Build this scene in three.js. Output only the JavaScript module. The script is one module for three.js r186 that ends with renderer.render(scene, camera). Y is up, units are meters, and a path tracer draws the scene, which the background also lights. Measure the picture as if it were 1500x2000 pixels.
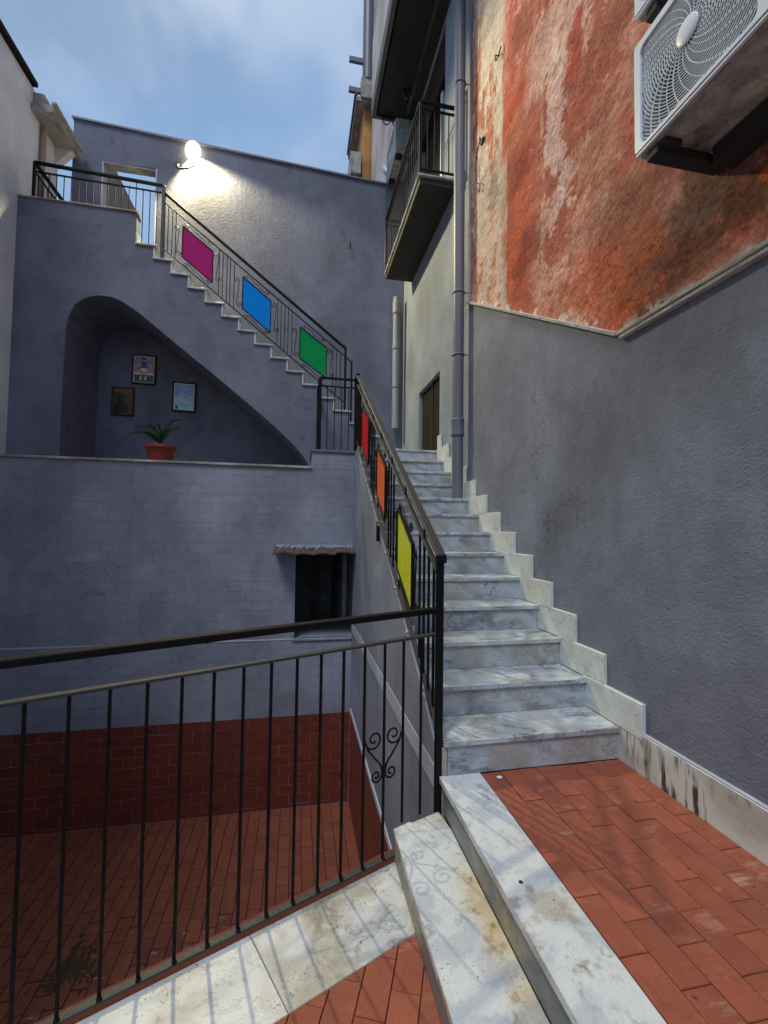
import * as THREE from 'three';
import { mergeGeometries, mergeVertices } from 'three/addons/utils/BufferGeometryUtils.js';

// ---------------------------------------------------------------- camera, sky, light, exposure
const scene = new THREE.Scene();
const camera = new THREE.PerspectiveCamera(98.93, 0.75, 0.05, 400);
camera.position.set(-1.7075, 1.2093, 2.0953);
camera.rotation.order = 'YXZ';
camera.rotation.set(0.038493, -0.194316, 0.0133500);

const renderer = new THREE.WebGLRenderer({ antialias: true });
renderer.setSize(768, 1024);
renderer.toneMapping = THREE.LinearToneMapping;
renderer.toneMappingExposure = 1.78;
renderer.shadowMap.enabled = true;
renderer.shadowMap.type = THREE.PCFSoftShadowMap;

const SUN_DIR = new THREE.Vector3(-0.28, 0.85, 0.42).normalize();
const sun = new THREE.DirectionalLight(new THREE.Color(1, 0.985, 0.96), 0.95);
sun.position.copy(SUN_DIR).multiplyScalar(30);
sun.castShadow = true;
sun.shadow.mapSize.set(2048, 2048);
sun.shadow.radius = 34;
Object.assign(sun.shadow.camera, { left: -9, right: 9, top: 12, bottom: -9, near: 1, far: 60 });
scene.add(sun, sun.target);

// ---------------------------------------------------------------- random numbers and noise
function mulberry(a) {
  return () => { a |= 0; a = (a + 0x6d2b79f5) | 0; let t = Math.imul(a ^ (a >>> 15), 1 | a); t = (t + Math.imul(t ^ (t >>> 7), 61 | t)) ^ t; return ((t ^ (t >>> 14)) >>> 0) / 4294967296; };
}
const rnd = mulberry(20240611);
const rr = (a, b) => a + (b - a) * rnd();
const hash = new Float32Array(65536);
{ const h = mulberry(77); for (let i = 0; i < 65536; i++) hash[i] = h(); }
function vn(x, y, px, py, s) {                       // value noise, period px, py cells
  const xi = Math.floor(x), yi = Math.floor(y); let fx = x - xi, fy = y - yi;
  fx = fx * fx * fx * (fx * (fx * 6 - 15) + 10); fy = fy * fy * fy * (fy * (fy * 6 - 15) + 10);
  const x0 = ((xi % px) + px) % px, x1 = (x0 + 1) % px, y0 = ((yi % py) + py) % py, y1 = (y0 + 1) % py;
  const H = (a, b) => hash[(a * 7919 + b * 104729 + s * 1299721) & 65535];
  const a = H(x0, y0), b = H(x1, y0), c = H(x0, y1), d = H(x1, y1);
  return a + (b - a) * fx + (c - a) * fy + (a - b - c + d) * fx * fy;
}
function fbm(u, v, fx, fy, oct, s, gain = 0.5) {     // u, v in 0..1, tileable
  let t = 0, amp = 1, n = 0;
  for (let i = 0; i < oct; i++) { t += amp * vn(u * fx, v * fy, fx, fy, s + i * 13); n += amp; amp *= gain; fx *= 2; fy *= 2; }
  return t / n;
}
const clamp = (x, a = 0, b = 1) => Math.min(b, Math.max(a, x));
const sst = (a, b, x) => { const t = clamp((x - a) / (b - a)); return t * t * (3 - 2 * t); };
const mix = (a, b, t) => a + (b - a) * t;
const mix3 = (a, b, t) => [mix(a[0], b[0], t), mix(a[1], b[1], t), mix(a[2], b[2], t)];
const toS = (c) => { c = clamp(c); return c <= 0.0031308 ? c * 12.92 : 1.055 * Math.pow(c, 1 / 2.4) - 0.055; };

// texture from f(u, v) -> [r, g, b] linear albedo, or a number (data)
function tex(w, h, f, mw = 1, mh = 1, wrap = THREE.RepeatWrapping) {
  const data = new Uint8Array(w * h * 4); let color = false;
  for (let j = 0; j < h; j++) for (let i = 0; i < w; i++) {
    const c = f((i + 0.5) / w, (j + 0.5) / h), k = (j * w + i) * 4;
    if (typeof c === 'number') { data[k] = data[k + 1] = data[k + 2] = clamp(c) * 255; }
    else { color = true; data[k] = toS(c[0]) * 255; data[k + 1] = toS(c[1]) * 255; data[k + 2] = toS(c[2]) * 255; }
    data[k + 3] = 255;
  }
  const t = new THREE.DataTexture(data, w, h, THREE.RGBAFormat);
  t.colorSpace = color ? THREE.SRGBColorSpace : THREE.NoColorSpace;
  t.wrapS = t.wrapT = wrap; t.magFilter = THREE.LinearFilter; t.minFilter = THREE.LinearMipmapLinearFilter; t.generateMipmaps = true;
  t.repeat.set(1 / mw, 1 / mh); t.needsUpdate = true;
  return t;
}

// ---------------------------------------------------------------- sky: dusk blue with thin broken cloud, the same all round
{
  const W = 1024, Hh = 512, d = new Float32Array(W * Hh * 4);
  const cl = (x, y, o, s) => fbm(x / 64 + 0.5, y / 64 + 0.5, 64 * o, 64 * o, 5, s, 0.58);
  for (let j = 0; j < Hh; j++) for (let i = 0; i < W; i++) {
    const el = ((j + 0.5) / Hh - 0.5) * Math.PI, az = ((i + 0.5) / W - 0.5) * 2 * Math.PI;
    const y = Math.sin(el), x = Math.cos(el) * Math.cos(az), z = Math.cos(el) * Math.sin(az), k = (j * W + i) * 4;
    let c;
    if (y <= 0) c = [0.10, 0.11, 0.13];
    else {
      const q = 1 / (y + 0.22), px = x * q, pz = z * q;
      const base = mix3([0.19, 0.315, 0.50], [0.115, 0.205, 0.36], sst(0.12, 0.85, y));
      const w = cl(px * 0.9 + 20.76, pz * 0.9 + 25.61, 1, 5);
      const m = sst(0.33, 0.64, cl(px * 0.8 + w + 20.76, pz + w * 0.7 + 25.61, 1, 1));
      const f = cl(px * 3.2 + 9, pz * 3.2, 1, 21);
      const cloud = mix3([0.165, 0.23, 0.33], [0.37, 0.42, 0.50], sst(0.32, 0.68, f));
      c = mix3(base, cloud, m * 0.9);
    }
    d[k] = c[0]; d[k + 1] = c[1]; d[k + 2] = c[2]; d[k + 3] = 1;
  }
  const t = new THREE.DataTexture(d, W, Hh, THREE.RGBAFormat, THREE.FloatType);
  t.mapping = THREE.EquirectangularReflectionMapping; t.magFilter = t.minFilter = THREE.LinearFilter; t.needsUpdate = true;
  scene.background = t; scene.environment = t;
}

// ---------------------------------------------------------------- materials
const S = (o) => new THREE.MeshStandardMaterial(o);
const plasterBump = tex(512, 512, (u, v) => 0.55 * fbm(u, v, 24, 24, 4, 3, 0.7) + 0.45 * fbm(u, v, 96, 96, 2, 9), 0.8, 0.8);
const stuccoBump = tex(1024, 1024, (u, v) => {
  const a = fbm(u, v, 110, 120, 3, 31, 0.75), r = Math.abs(fbm(u, v, 60, 70, 3, 47) - 0.5) * 2;
  return clamp(0.75 * a + 0.25 * r);
}, 1.3, 1.3);
function paint(base, seed, amp, mw) {
  const n = mw > 1.9 ? 448 : 256;
  return tex(n, n, (u, v) => {
    const w = fbm(u, v, 3, 3, 3, seed + 7), a = fbm(u + w * 0.15, v + w * 0.2, 4, 3, 5, seed, 0.6), b = fbm(u, v, 60, 60, 2, seed + 3), st = fbm(u, v, 40, 4, 3, seed + 5);
    let k = 1 + amp * ((a - 0.5) * 2.2 + (b - 0.5) * 0.35 + (st - 0.5) * 0.22), p = (sst(0.55, 0.58, fbm(u + 0.01 * b, v, 6, 8, 3, seed + 11, 0.5)) - 0.6 * sst(0.56, 0.585, fbm(u, v + 0.01 * b, 9, 5, 3, seed + 19, 0.5)) - 0.5 * sst(0.62, 0.7, fbm(u, v, 50, 4, 3, seed + 23)) * sst(0.5, 0.6, a)) * amp * 0.22;
    const ck = 1 - 0.45 * sst(0.012, 0.0, Math.abs(fbm(u + 0.05 * w, v, 3, 4, 6, seed + 29, 0.58) - 0.5) * 2) * sst(0.56, 0.66, fbm(u, v, 4, 4, 3, seed + 37));
    if (amp > 0.4 && amp < 0.5) k *= ck;
    return [base[0] * k * (1 + p), base[1] * k * (1 + p), base[2] * k * (1 + p * 0.9)];
  }, mw, mw);
}
const M = {};
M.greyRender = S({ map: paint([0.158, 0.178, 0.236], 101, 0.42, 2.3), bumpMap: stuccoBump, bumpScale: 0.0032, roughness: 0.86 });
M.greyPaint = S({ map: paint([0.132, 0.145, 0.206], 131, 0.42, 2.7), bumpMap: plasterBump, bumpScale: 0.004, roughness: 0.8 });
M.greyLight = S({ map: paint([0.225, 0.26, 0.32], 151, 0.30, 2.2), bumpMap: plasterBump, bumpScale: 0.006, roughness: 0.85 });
M.courtPaint = S({ map: paint([0.215, 0.236, 0.305], 171, 0.42, 2.9), bumpMap: plasterBump, bumpScale: 0.0025, roughness: 0.62 });
M.whitePaint = S({ map: paint([0.42, 0.45, 0.53], 191, 0.2, 0.9), roughness: 0.7 });
M.whiteHouse = S({ map: paint([0.70, 0.745, 0.80], 211, 0.2, 3.1), bumpMap: plasterBump, bumpScale: 0.006, roughness: 0.9 });
M.paleHouse = S({ map: paint([0.56, 0.48, 0.42], 231, 0.35, 2.6), bumpMap: plasterBump, bumpScale: 0.006, roughness: 0.9 });
M.orangeHouse = S({ map: paint([0.50, 0.24, 0.07], 251, 0.5, 2.2), bumpMap: plasterBump, bumpScale: 0.006, roughness: 0.9 });
M.brownGable = S({ map: paint([0.13, 0.105, 0.09], 271, 0.4, 2), roughness: 0.9 });
M.concrete = S({ map: paint([0.30, 0.28, 0.26], 291, 0.75, 0.9), bumpMap: plasterBump, bumpScale: 0.008, roughness: 0.9 });
M.cement = S({ map: paint([0.40, 0.39, 0.38], 311, 0.6, 0.5), bumpMap: plasterBump, bumpScale: 0.006, roughness: 0.9 });
M.darkSlab = S({ map: paint([0.032, 0.032, 0.028], 331, 0.4, 1.2), bumpMap: plasterBump, bumpScale: 0.003, roughness: 0.8 });
M.pipe = S({ map: paint([0.135, 0.138, 0.185], 351, 0.22, 0.7), roughness: 0.45 });
M.pipeLight = S({ map: paint([0.20, 0.215, 0.25], 371, 0.35, 0.7), roughness: 0.6 });
M.mortar = S({ map: paint([0.045, 0.028, 0.022], 391, 0.4, 0.6), roughness: 0.95 });
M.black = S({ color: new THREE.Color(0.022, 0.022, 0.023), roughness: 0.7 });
const ironBump = tex(256, 256, (u, v) => fbm(u, v, 20, 20, 3, 401), 0.2, 0.2);
M.iron = new THREE.MeshPhysicalMaterial({ specularIntensity: 0.3, color: new THREE.Color(0.005, 0.005, 0.0055), roughness: 0.5, bumpMap: ironBump, bumpScale: 0.0006 });
M.ironGrey = S({ color: new THREE.Color(0.03, 0.032, 0.033), roughness: 0.5, bumpMap: ironBump, bumpScale: 0.0012 });
M.weld = S({ color: new THREE.Color(0.35, 0.36, 0.36), roughness: 0.5 });
M.acWhite = S({ color: new THREE.Color(0.70, 0.77, 0.85), roughness: 0.42 });
M.coil = S({ color: new THREE.Color(0.11, 0.115, 0.12), roughness: 0.6, metalness: 0.3 });
M.fanGrey = S({ color: new THREE.Color(0.07, 0.07, 0.075), roughness: 0.6 });
M.acOld = S({ map: paint([0.30, 0.32, 0.30], 431, 0.6, 0.6), roughness: 0.6 });
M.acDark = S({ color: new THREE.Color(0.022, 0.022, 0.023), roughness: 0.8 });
M.acBelly = S({ map: paint([0.34, 0.32, 0.29], 421, 0.9, 0.4), roughness: 0.8 });
M.wood = new THREE.MeshPhysicalMaterial({ color: new THREE.Color(0.030, 0.023, 0.018), roughness: 0.8, specularIntensity: 0.15 });
M.alu = S({ color: new THREE.Color(0.30, 0.31, 0.33), roughness: 0.4 });
const panelGrain = tex(128, 128, (u, v) => 0.5 + 0.3 * (fbm(u, v, 12, 12, 3, 441) - 0.5), 0.3, 0.3);
const panelM = (r, g, b) => new THREE.MeshPhysicalMaterial({ specularIntensity: 0.15, color: new THREE.Color(r, g, b), roughness: 0.5, roughnessMap: panelGrain, bumpMap: panelGrain, bumpScale: 0.0004 });
M.yellow = panelM(0.66, 0.71, 0.03); M.orange = panelM(0.86, 0.13, 0.004); M.red = panelM(0.52, 0.006, 0.004);
M.magenta = panelM(0.42, 0.018, 0.17); M.blue = panelM(0.004, 0.23, 0.78); M.green = panelM(0.004, 0.27, 0.07);

// marble: white ground, grey-blue veins running one way, freckles, and for the walked-on slabs rust and soil stains
function marble(seed, vein, dirt, rust, tint) {
  return tex(768, 768, (u, v) => {
    const w = fbm(u, v, 3, 3, 4, seed), w2 = fbm(u, v, 5, 5, 4, seed + 2);
    const band = Math.abs(Math.sin(Math.PI * (3 * u + 5 * v + w * 2.4))) ;
    const fine = Math.abs(fbm(u + w * 0.2, v, 6, 14, 5, seed + 9, 0.62) - 0.5) * 2;
    let k = vein * (0.55 * sst(0.55, 1, band) * w2 + 0.55 * sst(0.12, 0.0, fine) * sst(0.42, 0.65, w2) + 0.4 * sst(0.45, 0.72, fbm(u + 0.3 * w, v, 4, 9, 6, seed + 17, 0.62)));
    let c = mix3(tint, [0.155, 0.185, 0.225], clamp(k));
    const dv = Math.abs(fbm(u + v + 0.12 * w, v - u + 0.1 * w2, 3, 13, 5, seed + 71, 0.6) - 0.5) * 2;
    c = mix3(c, [0.13, 0.155, 0.185], sst(0.075, 0.0, dv) * sst(0.44, 0.62, w) * 0.6 * vein);
    const crack = Math.abs(fbm(u + w2 * 0.1, v, 4, 5, 5, seed + 23, 0.55) - 0.5) * 2;
    c = mix3(c, [0.10, 0.10, 0.085], sst(0.02, 0.0, crack) * sst(0.56, 0.74, w) * 0.45 * vein);
    const d = sst(0.44, 0.66, fbm(u, v, 5, 4, 6, seed + 31, 0.62)) * dirt;
    c = mix3(c, [0.36, 0.31, 0.22], d * 0.75);
    const dd = sst(0.55, 0.72, fbm(u, v, 14, 12, 5, seed + 41, 0.66)) * sst(0.45, 0.7, w2) * dirt;
    c = mix3(c, [0.13, 0.115, 0.08], dd * 0.8);
    const r = sst(0.52, 0.72, fbm(u, v, 3, 4, 6, seed + 51, 0.6)) * rust;
    c = mix3(c, [0.40, 0.23, 0.06], r * 0.85);
    const sp = sst(0.86, 0.93, vn(u * 150, v * 150, 150, 150, seed + 61)) * sst(0.55, 0.75, fbm(u, v, 8, 8, 3, seed + 67));
    c = mix3(c, [0.06, 0.055, 0.045], sp * 0.8);
    return c;
  }, 1, 1);
}
const marbleBump = tex(512, 512, (u, v) => 0.6 * fbm(u, v, 10, 10, 5, 501) + 0.4 * fbm(u, v, 120, 120, 2, 503), 0.6, 0.6);
const mb = { bumpMap: marbleBump, bumpScale: 0.0012, roughness: 0.42 };
M.marbleStair = S({ map: marble(601, 1.15, 0.45, 0.0, [0.50, 0.56, 0.60]), ...mb });
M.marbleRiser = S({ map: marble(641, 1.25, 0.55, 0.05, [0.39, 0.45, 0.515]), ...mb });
M.marbleSkirt = S({ map: marble(681, 0.35, 0.28, 0.0, [0.66, 0.71, 0.70]), ...mb });
M.marbleFloor = S({ map: marble(721, 0.7, 0.75, 0.12, [0.62, 0.65, 0.66]), ...mb });
M.marbleStain = S({ map: marble(761, 0.42, 0.5, 0.75, [0.66, 0.70, 0.70]), ...mb });
function stepMap(kind) {                               // one map over a tread: u across its depth, v along 1.4 m
  return tex(352, 1400, (u, v) => {
    const S0 = kind ? 1650 : 1700, x = u * 0.3, z = v * 1.4, n = fbm(u, v, 2, 9, 5, S0, 0.6), n2 = fbm(u, v, 3, 12, 5, S0 + 3, 0.6), n3 = fbm(u, v, 8, 36, 5, S0 + 5, 0.62), g = fbm(u, v, 40, 180, 2, S0 + 7);
    let c = mix3([0.60, 0.64, 0.66], [0.40, 0.45, 0.52], sst(0.42, 0.72, fbm(u + 0.5 * n, v + 0.08 * n2, 3, 16, 5, S0 + 9, 0.6)) * 0.75);
    const vein = Math.abs(fbm(u + 0.4 * n, v + 0.05 * n, 3, 12, 5, S0 + 13, 0.55) - 0.5) * 2;
    c = mix3(c, [0.22, 0.25, 0.29], sst(0.05, 0.0, vein) * sst(0.5, 0.7, n2) * 0.55);
    if (kind) {                                         // rust washed down from the back edge
      const back = sst(0.16, 0.27, x + 0.11 * (n - 0.5) + 0.05 * (n3 - 0.5));
      const long = sst(0.30, 0.62, fbm(0.5, v, 1, 5, 4, S0 + 17, 0.5)) * sst(0.25, 0.45, z);
      c = mix3(c, [0.50, 0.37, 0.15], clamp(back * long * 0.7));
      c = mix3(c, [0.30, 0.15, 0.035], sst(0.55, 0.75, n3) * back * long * 0.55);
      c = mix3(c, [0.45, 0.40, 0.22], sst(0.58, 0.75, n2) * sst(0.5, 0.8, z) * 0.55);
    } else {                                            // grey brown tide marks on the far half
      const d = sst(0.45, 0.60, n + 0.25 * (n3 - 0.5)) * sst(0.35, 0.65, z) * sst(0.27, 0.17, x + 0.06 * (n2 - 0.5));
      c = mix3(c, [0.36, 0.31, 0.24], d * 0.62);
      c = mix3(c, [0.27, 0.23, 0.17], sst(0.52, 0.7, n3) * d * 0.4);
    }
    c = mix3(c, [0.10, 0.09, 0.06], sst(0.64, 0.78, n3) * sst(0.5, 0.66, n2) * 0.45);
    const sp = sst(0.9, 0.95, vn(u * 60, v * 280, 60, 280, S0 + 21)) * sst(0.5, 0.7, n);
    c = mix3(c, [0.05, 0.045, 0.04], sp * 0.85);
    const k = 1 + 0.14 * (g - 0.5); return [c[0] * k, c[1] * k, c[2] * k];
  }, 0.3, 1.4);
}
M.stepLower = S({ map: stepMap(1), ...mb }); M.stepUpper = S({ map: stepMap(0), ...mb });
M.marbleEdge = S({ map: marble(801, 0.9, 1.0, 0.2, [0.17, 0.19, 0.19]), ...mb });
// skirting by the terrace: black mould running down from the top edge
M.marbleMould = S({ map: tex(1024, 384, (u, v) => {
  const n = fbm(u, v, 5, 4, 5, 861, 0.6), run = fbm(u + 0.015 * n, v, 64, 3, 4, 863, 0.6);
  const m = 0.95 * sst(0.50, 0.70, run) * sst(0.44, 0.60, fbm(u, v, 9, 3, 4, 867, 0.6)) * (0.45 + 0.55 * sst(0.35, 0.6, fbm(u, v, 3, 2, 3, 871)));
  let c = mix3([0.58, 0.60, 0.59], [0.40, 0.40, 0.37], sst(0.4, 0.75, n));
  c = mix3(c, [0.05, 0.052, 0.04], clamp(m * 1.1));
  return mix3(c, [0.09, 0.08, 0.03], sst(0.68, 0.8, fbm(u, v, 20, 7, 4, 877)) * 0.6 * m);
}, 1.6, 0.8), ...mb, roughness: 0.55 });
// terracotta
const terraBump = tex(512, 512, (u, v) => 0.5 * fbm(u, v, 16, 16, 4, 901, 0.6) + 0.5 * fbm(u, v, 90, 90, 2, 905), 0.3, 0.3);
function terra(base, seed, chalk) {
  return S({ map: tex(512, 512, (u, v) => {
    const a = fbm(u, v, 4, 5, 5, seed, 0.6), g = vn(u * 170, v * 170, 170, 170, seed + 3);
    let c = base.map((x) => x * (1 + 0.5 * (a - 0.5) + 0.24 * (g - 0.5)));
    const s = sst(0.60, 0.78, fbm(u, v, 6, 22, 5, seed + 9, 0.65)) * chalk;
    c = mix3(c, [0.50, 0.36, 0.30], s * 0.7);
    return mix3(c, [0.06, 0.03, 0.022], sst(0.66, 0.84, fbm(u, v, 9, 7, 4, seed + 15, 0.6)) * 0.22);
  }, 0.7, 0.7), bumpMap: terraBump, bumpScale: 0.0016, roughness: 0.72 });
}
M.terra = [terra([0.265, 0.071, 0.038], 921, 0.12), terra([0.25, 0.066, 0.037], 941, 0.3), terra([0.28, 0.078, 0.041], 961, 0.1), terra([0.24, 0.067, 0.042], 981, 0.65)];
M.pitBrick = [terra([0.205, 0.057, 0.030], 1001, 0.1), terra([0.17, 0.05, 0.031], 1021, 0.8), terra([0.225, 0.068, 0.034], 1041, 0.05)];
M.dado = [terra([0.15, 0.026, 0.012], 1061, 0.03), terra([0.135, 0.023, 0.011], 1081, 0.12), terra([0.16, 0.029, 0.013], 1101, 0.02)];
M.potClay = S({ map: paint([0.20, 0.025, 0.015], 1121, 0.25, 0.3), roughness: 0.5 });
M.roofTile = S({ map: paint([0.085, 0.05, 0.045], 1141, 0.8, 0.3), bumpMap: plasterBump, bumpScale: 0.004, roughness: 0.85 });
M.leaf = S({ map: paint([0.022, 0.075, 0.022], 1161, 0.5, 0.12), roughness: 0.5, side: THREE.DoubleSide });
M.soil = S({ color: new THREE.Color(0.03, 0.02, 0.014), roughness: 0.95 });
M.dirt = S({ map: paint([0.12, 0.10, 0.085], 1181, 0.6, 1.4), roughness: 0.95 });

// weathered red plaster: one map for the whole wall above the coping, x = z + 2.25 over 4.6 m, y - 2.2 over 5.2 m
const RW = 4.6, RH = 5.2;
function redColor(u, v) {
  const z = u * RW - 2.25, y = v * RH + 2.2;
  const w1 = fbm(u, v, 5, 5, 5, 1201, 0.6), w2 = fbm(u, v, 6, 6, 5, 1211, 0.6), fi = fbm(u, v, 80, 100, 4, 1251, 0.72), me = fbm(u, v, 26, 32, 4, 1255, 0.62);
  const zz = z + 0.42 * (w1 - 0.5) + 0.16 * (me - 0.5), yy = y + 0.7 * (w2 - 0.5) + 0.2 * (me - 0.5);
  const up = 1 - sst(-0.95, -0.35, zz);                                        // left part brushed up and down, the rest sideways
  const hz = fbm(u + w1 * 0.06, v + w2 * 0.06, 6, 17, 6, 1221, 0.64), vt = fbm(u + w2 * 0.05, v, 24, 5, 6, 1231, 0.64), st = mix(hz, vt, up * 0.7);
  const md = fbm(u, v, 11, 13, 6, 1241, 0.66), sp = fbm(u + w1 * 0.08, v + w2 * 0.05, 9, 20, 6, 1261, 0.64), cut = 0.30 * (fi - 0.5);
  let c = mix3([0.40, 0.135, 0.085], [0.52, 0.235, 0.165], sst(0.40, 0.60, st + cut * 0.6));
  c = mix3(c, [0.46, 0.27, 0.185], sst(0.50, 0.60, sp + cut) * 0.6);
  c = mix3(c, [0.33, 0.075, 0.04], sst(0.52, 0.585, md + cut) * 0.72);
  c = mix3(c, [0.60, 0.45, 0.385], sst(0.535, 0.595, fbm(u + w1 * 0.12, v, 6, 8, 6, 1271, 0.64) + cut) * 0.62);
  // deep red remains right of the cream strip
  const red = sst(-1.50, -1.32, zz) * sst(-0.80, -1.02, zz) * sst(5.5, 4.7, yy) * sst(2.7, 3.3, yy);
  c = mix3(c, mix3([0.42, 0.085, 0.032], [0.27, 0.034, 0.014], sst(0.44, 0.6, md + cut)), clamp(red * (0.9 + 1.6 * (hz - 0.5) + cut * 1.5)));
  // bare patches and spots
  const blot = (z0, y0, rz, ry) => { const dz = (zz - z0) / rz, dy = (yy - y0) / ry; return sst(0.0, 0.35, 1 - Math.sqrt(dz * dz + dy * dy) + 1.6 * (st - 0.5) + 1.4 * (me - 0.5) + cut * 2); };
  c = mix3(c, [0.60, 0.47, 0.42], blot(-0.58, 4.05, 0.17, 0.62) * 0.7);
  c = mix3(c, [0.36, 0.045, 0.02], blot(-0.33, 4.4, 0.10, 0.30) * 0.85);
  c = mix3(c, [0.36, 0.20, 0.13], blot(-0.16, 3.5, 0.24, 0.5) * 0.55);
  c = mix3(c, [0.41, 0.125, 0.095], blot(0.38, 2.92, 0.2, 0.16) * 0.7);
  // cream strip by the drainpipe, scabby on its left edge and low down
  const ez = z + 0.30 * (vt - 0.5) + 0.12 * (w1 - 0.5) + 0.06 * (fi - 0.5), strip = sst(-1.38, -1.47, ez), core = strip * sst(-2.06, -1.92, z + 0.42 * (vt - 0.5) + 0.2 * (me - 0.5));
  c = mix3(c, mix3([0.45, 0.19, 0.11], [0.56, 0.40, 0.29], sst(0.44, 0.56, vt + cut)), strip * 0.75);
  const cream = mix3([0.62, 0.585, 0.48], [0.43, 0.37, 0.29], clamp(sst(5.3, 4.2, yy) * 0.65 + sst(0.46, 0.6, hz + cut * 0.6) * 0.45));
  c = mix3(c, cream, core * sst(0.43, 0.52, fbm(u, v, 22, 8, 6, 1291, 0.64) + 0.15 * sst(3.2, 4.4, yy) + cut * 0.5) * 0.95);
  c = mix3(c, [0.12, 0.115, 0.10], sst(0.06, 0.02, Math.hypot((z + 1.66) * 0.9, (y - 4.42) * 0.35) - 0.05 + 0.12 * (fi - 0.5)) * 0.5);
  // an old filled seam
  c = mix3(c, [0.50, 0.37, 0.26], sst(0.034, 0.014, Math.abs(z + 0.80 + 0.10 * (w1 - 0.5) + 0.03 * (me - 0.5))) * (0.25 + 0.6 * sst(0.42, 0.58, vt)));
  // brown damp and soot low on the right, rust orange along the foot
  const low = sst(-0.35, 0.35, zz) * sst(3.5, 2.75, yy);
  c = mix3(c, mix3([0.23, 0.078, 0.034], [0.10, 0.036, 0.017], sst(0.4, 0.6, md)), low * sst(0.40, 0.58, 0.5 * sp + 0.5 * hz + cut * 0.5) * 0.8);
  c = mix3(c, [0.42, 0.10, 0.024], sst(0.49, 0.56, fbm(u, v, 13, 17, 5, 1301, 0.62) + cut * 0.7) * sst(3.3, 2.6, y) * 0.72);
  const grime = sst(0.54, 0.64, fbm(u + w2 * 0.05, v, 9, 13, 6, 1331, 0.64) + cut * 0.5);
  c = mix3(c, [0.25, 0.105, 0.062], grime * 0.38 * (1 - 0.6 * core));
  // salts above the coping
  const cp = z < 0 ? 3.605 - (z + 2.19) * 0.598 : 2.295;
  c = mix3(c, [0.60, 0.60, 0.585], sst(0.10, 0.01, y - cp - 0.07 * (me - 0.5)) * sst(0.53, 0.59, fbm(u, v, 26, 22, 5, 1311, 0.62) + cut * 0.5) * 0.95);
  const g = 1 + 0.8 * (fi - 0.5) + 0.5 * (vn(u * 420, v * 470, 420, 470, 1341) - 0.5) * (1 - 0.5 * core);
  const pit = sst(0.80, 0.90, vn(u * 300, v * 340, 300, 340, 1321)) * sst(0.46, 0.6, md);
  return c.map((x, k) => Math.pow(x * g * (1 - 0.5 * pit) / 0.42, 1.13) * 0.42 * [1.0, 0.98, 1.06][k]);
}
M.redPlaster = S({ map: tex(920, 1040, redColor, RW, RH), bumpMap: tex(1024, 1024, (u, v) => 0.30 * fbm(u, v, 20, 30, 5, 1241, 0.66) + 0.55 * fbm(u, v, 90, 110, 3, 1251, 0.75) + 0.15 * sst(0.45, 0.62, fbm(u, v, 9, 22, 5, 1261, 0.6)), RW, RH), bumpScale: 0.012, roughness: 0.92 });

// ---------------------------------------------------------------- geometry helpers
const V = (x, y, z) => new THREE.Vector3(x, y, z);
function uvw(geo, ou = 0, ov = 0) {                     // metre uv by the way each face points
  const g = geo.index ? geo.toNonIndexed() : geo, p = g.attributes.position, uv = new Float32Array(p.count * 2), a = V(), b = V(), c = V(), n = V();
  for (let i = 0; i < p.count; i += 3) {
    a.fromBufferAttribute(p, i); b.fromBufferAttribute(p, i + 1); c.fromBufferAttribute(p, i + 2);
    n.subVectors(b, a).cross(c.clone().sub(a));
    const ax = Math.abs(n.x), ay = Math.abs(n.y), az = Math.abs(n.z);
    [a, b, c].forEach((q, k) => { const [s, t] = ay >= ax && ay >= az ? [q.x, q.z] : ax >= az ? [q.z, q.y] : [q.x, q.y]; uv[(i + k) * 2] = s + ou; uv[(i + k) * 2 + 1] = t + ov; });
  }
  g.setAttribute('uv', new THREE.BufferAttribute(uv, 2));
  return g;
}
function fromTris(tris) {
  const g = new THREE.BufferGeometry(); g.setAttribute('position', new THREE.BufferAttribute(new Float32Array(tris), 3)); g.computeVertexNormals(); return g;
}
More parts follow.
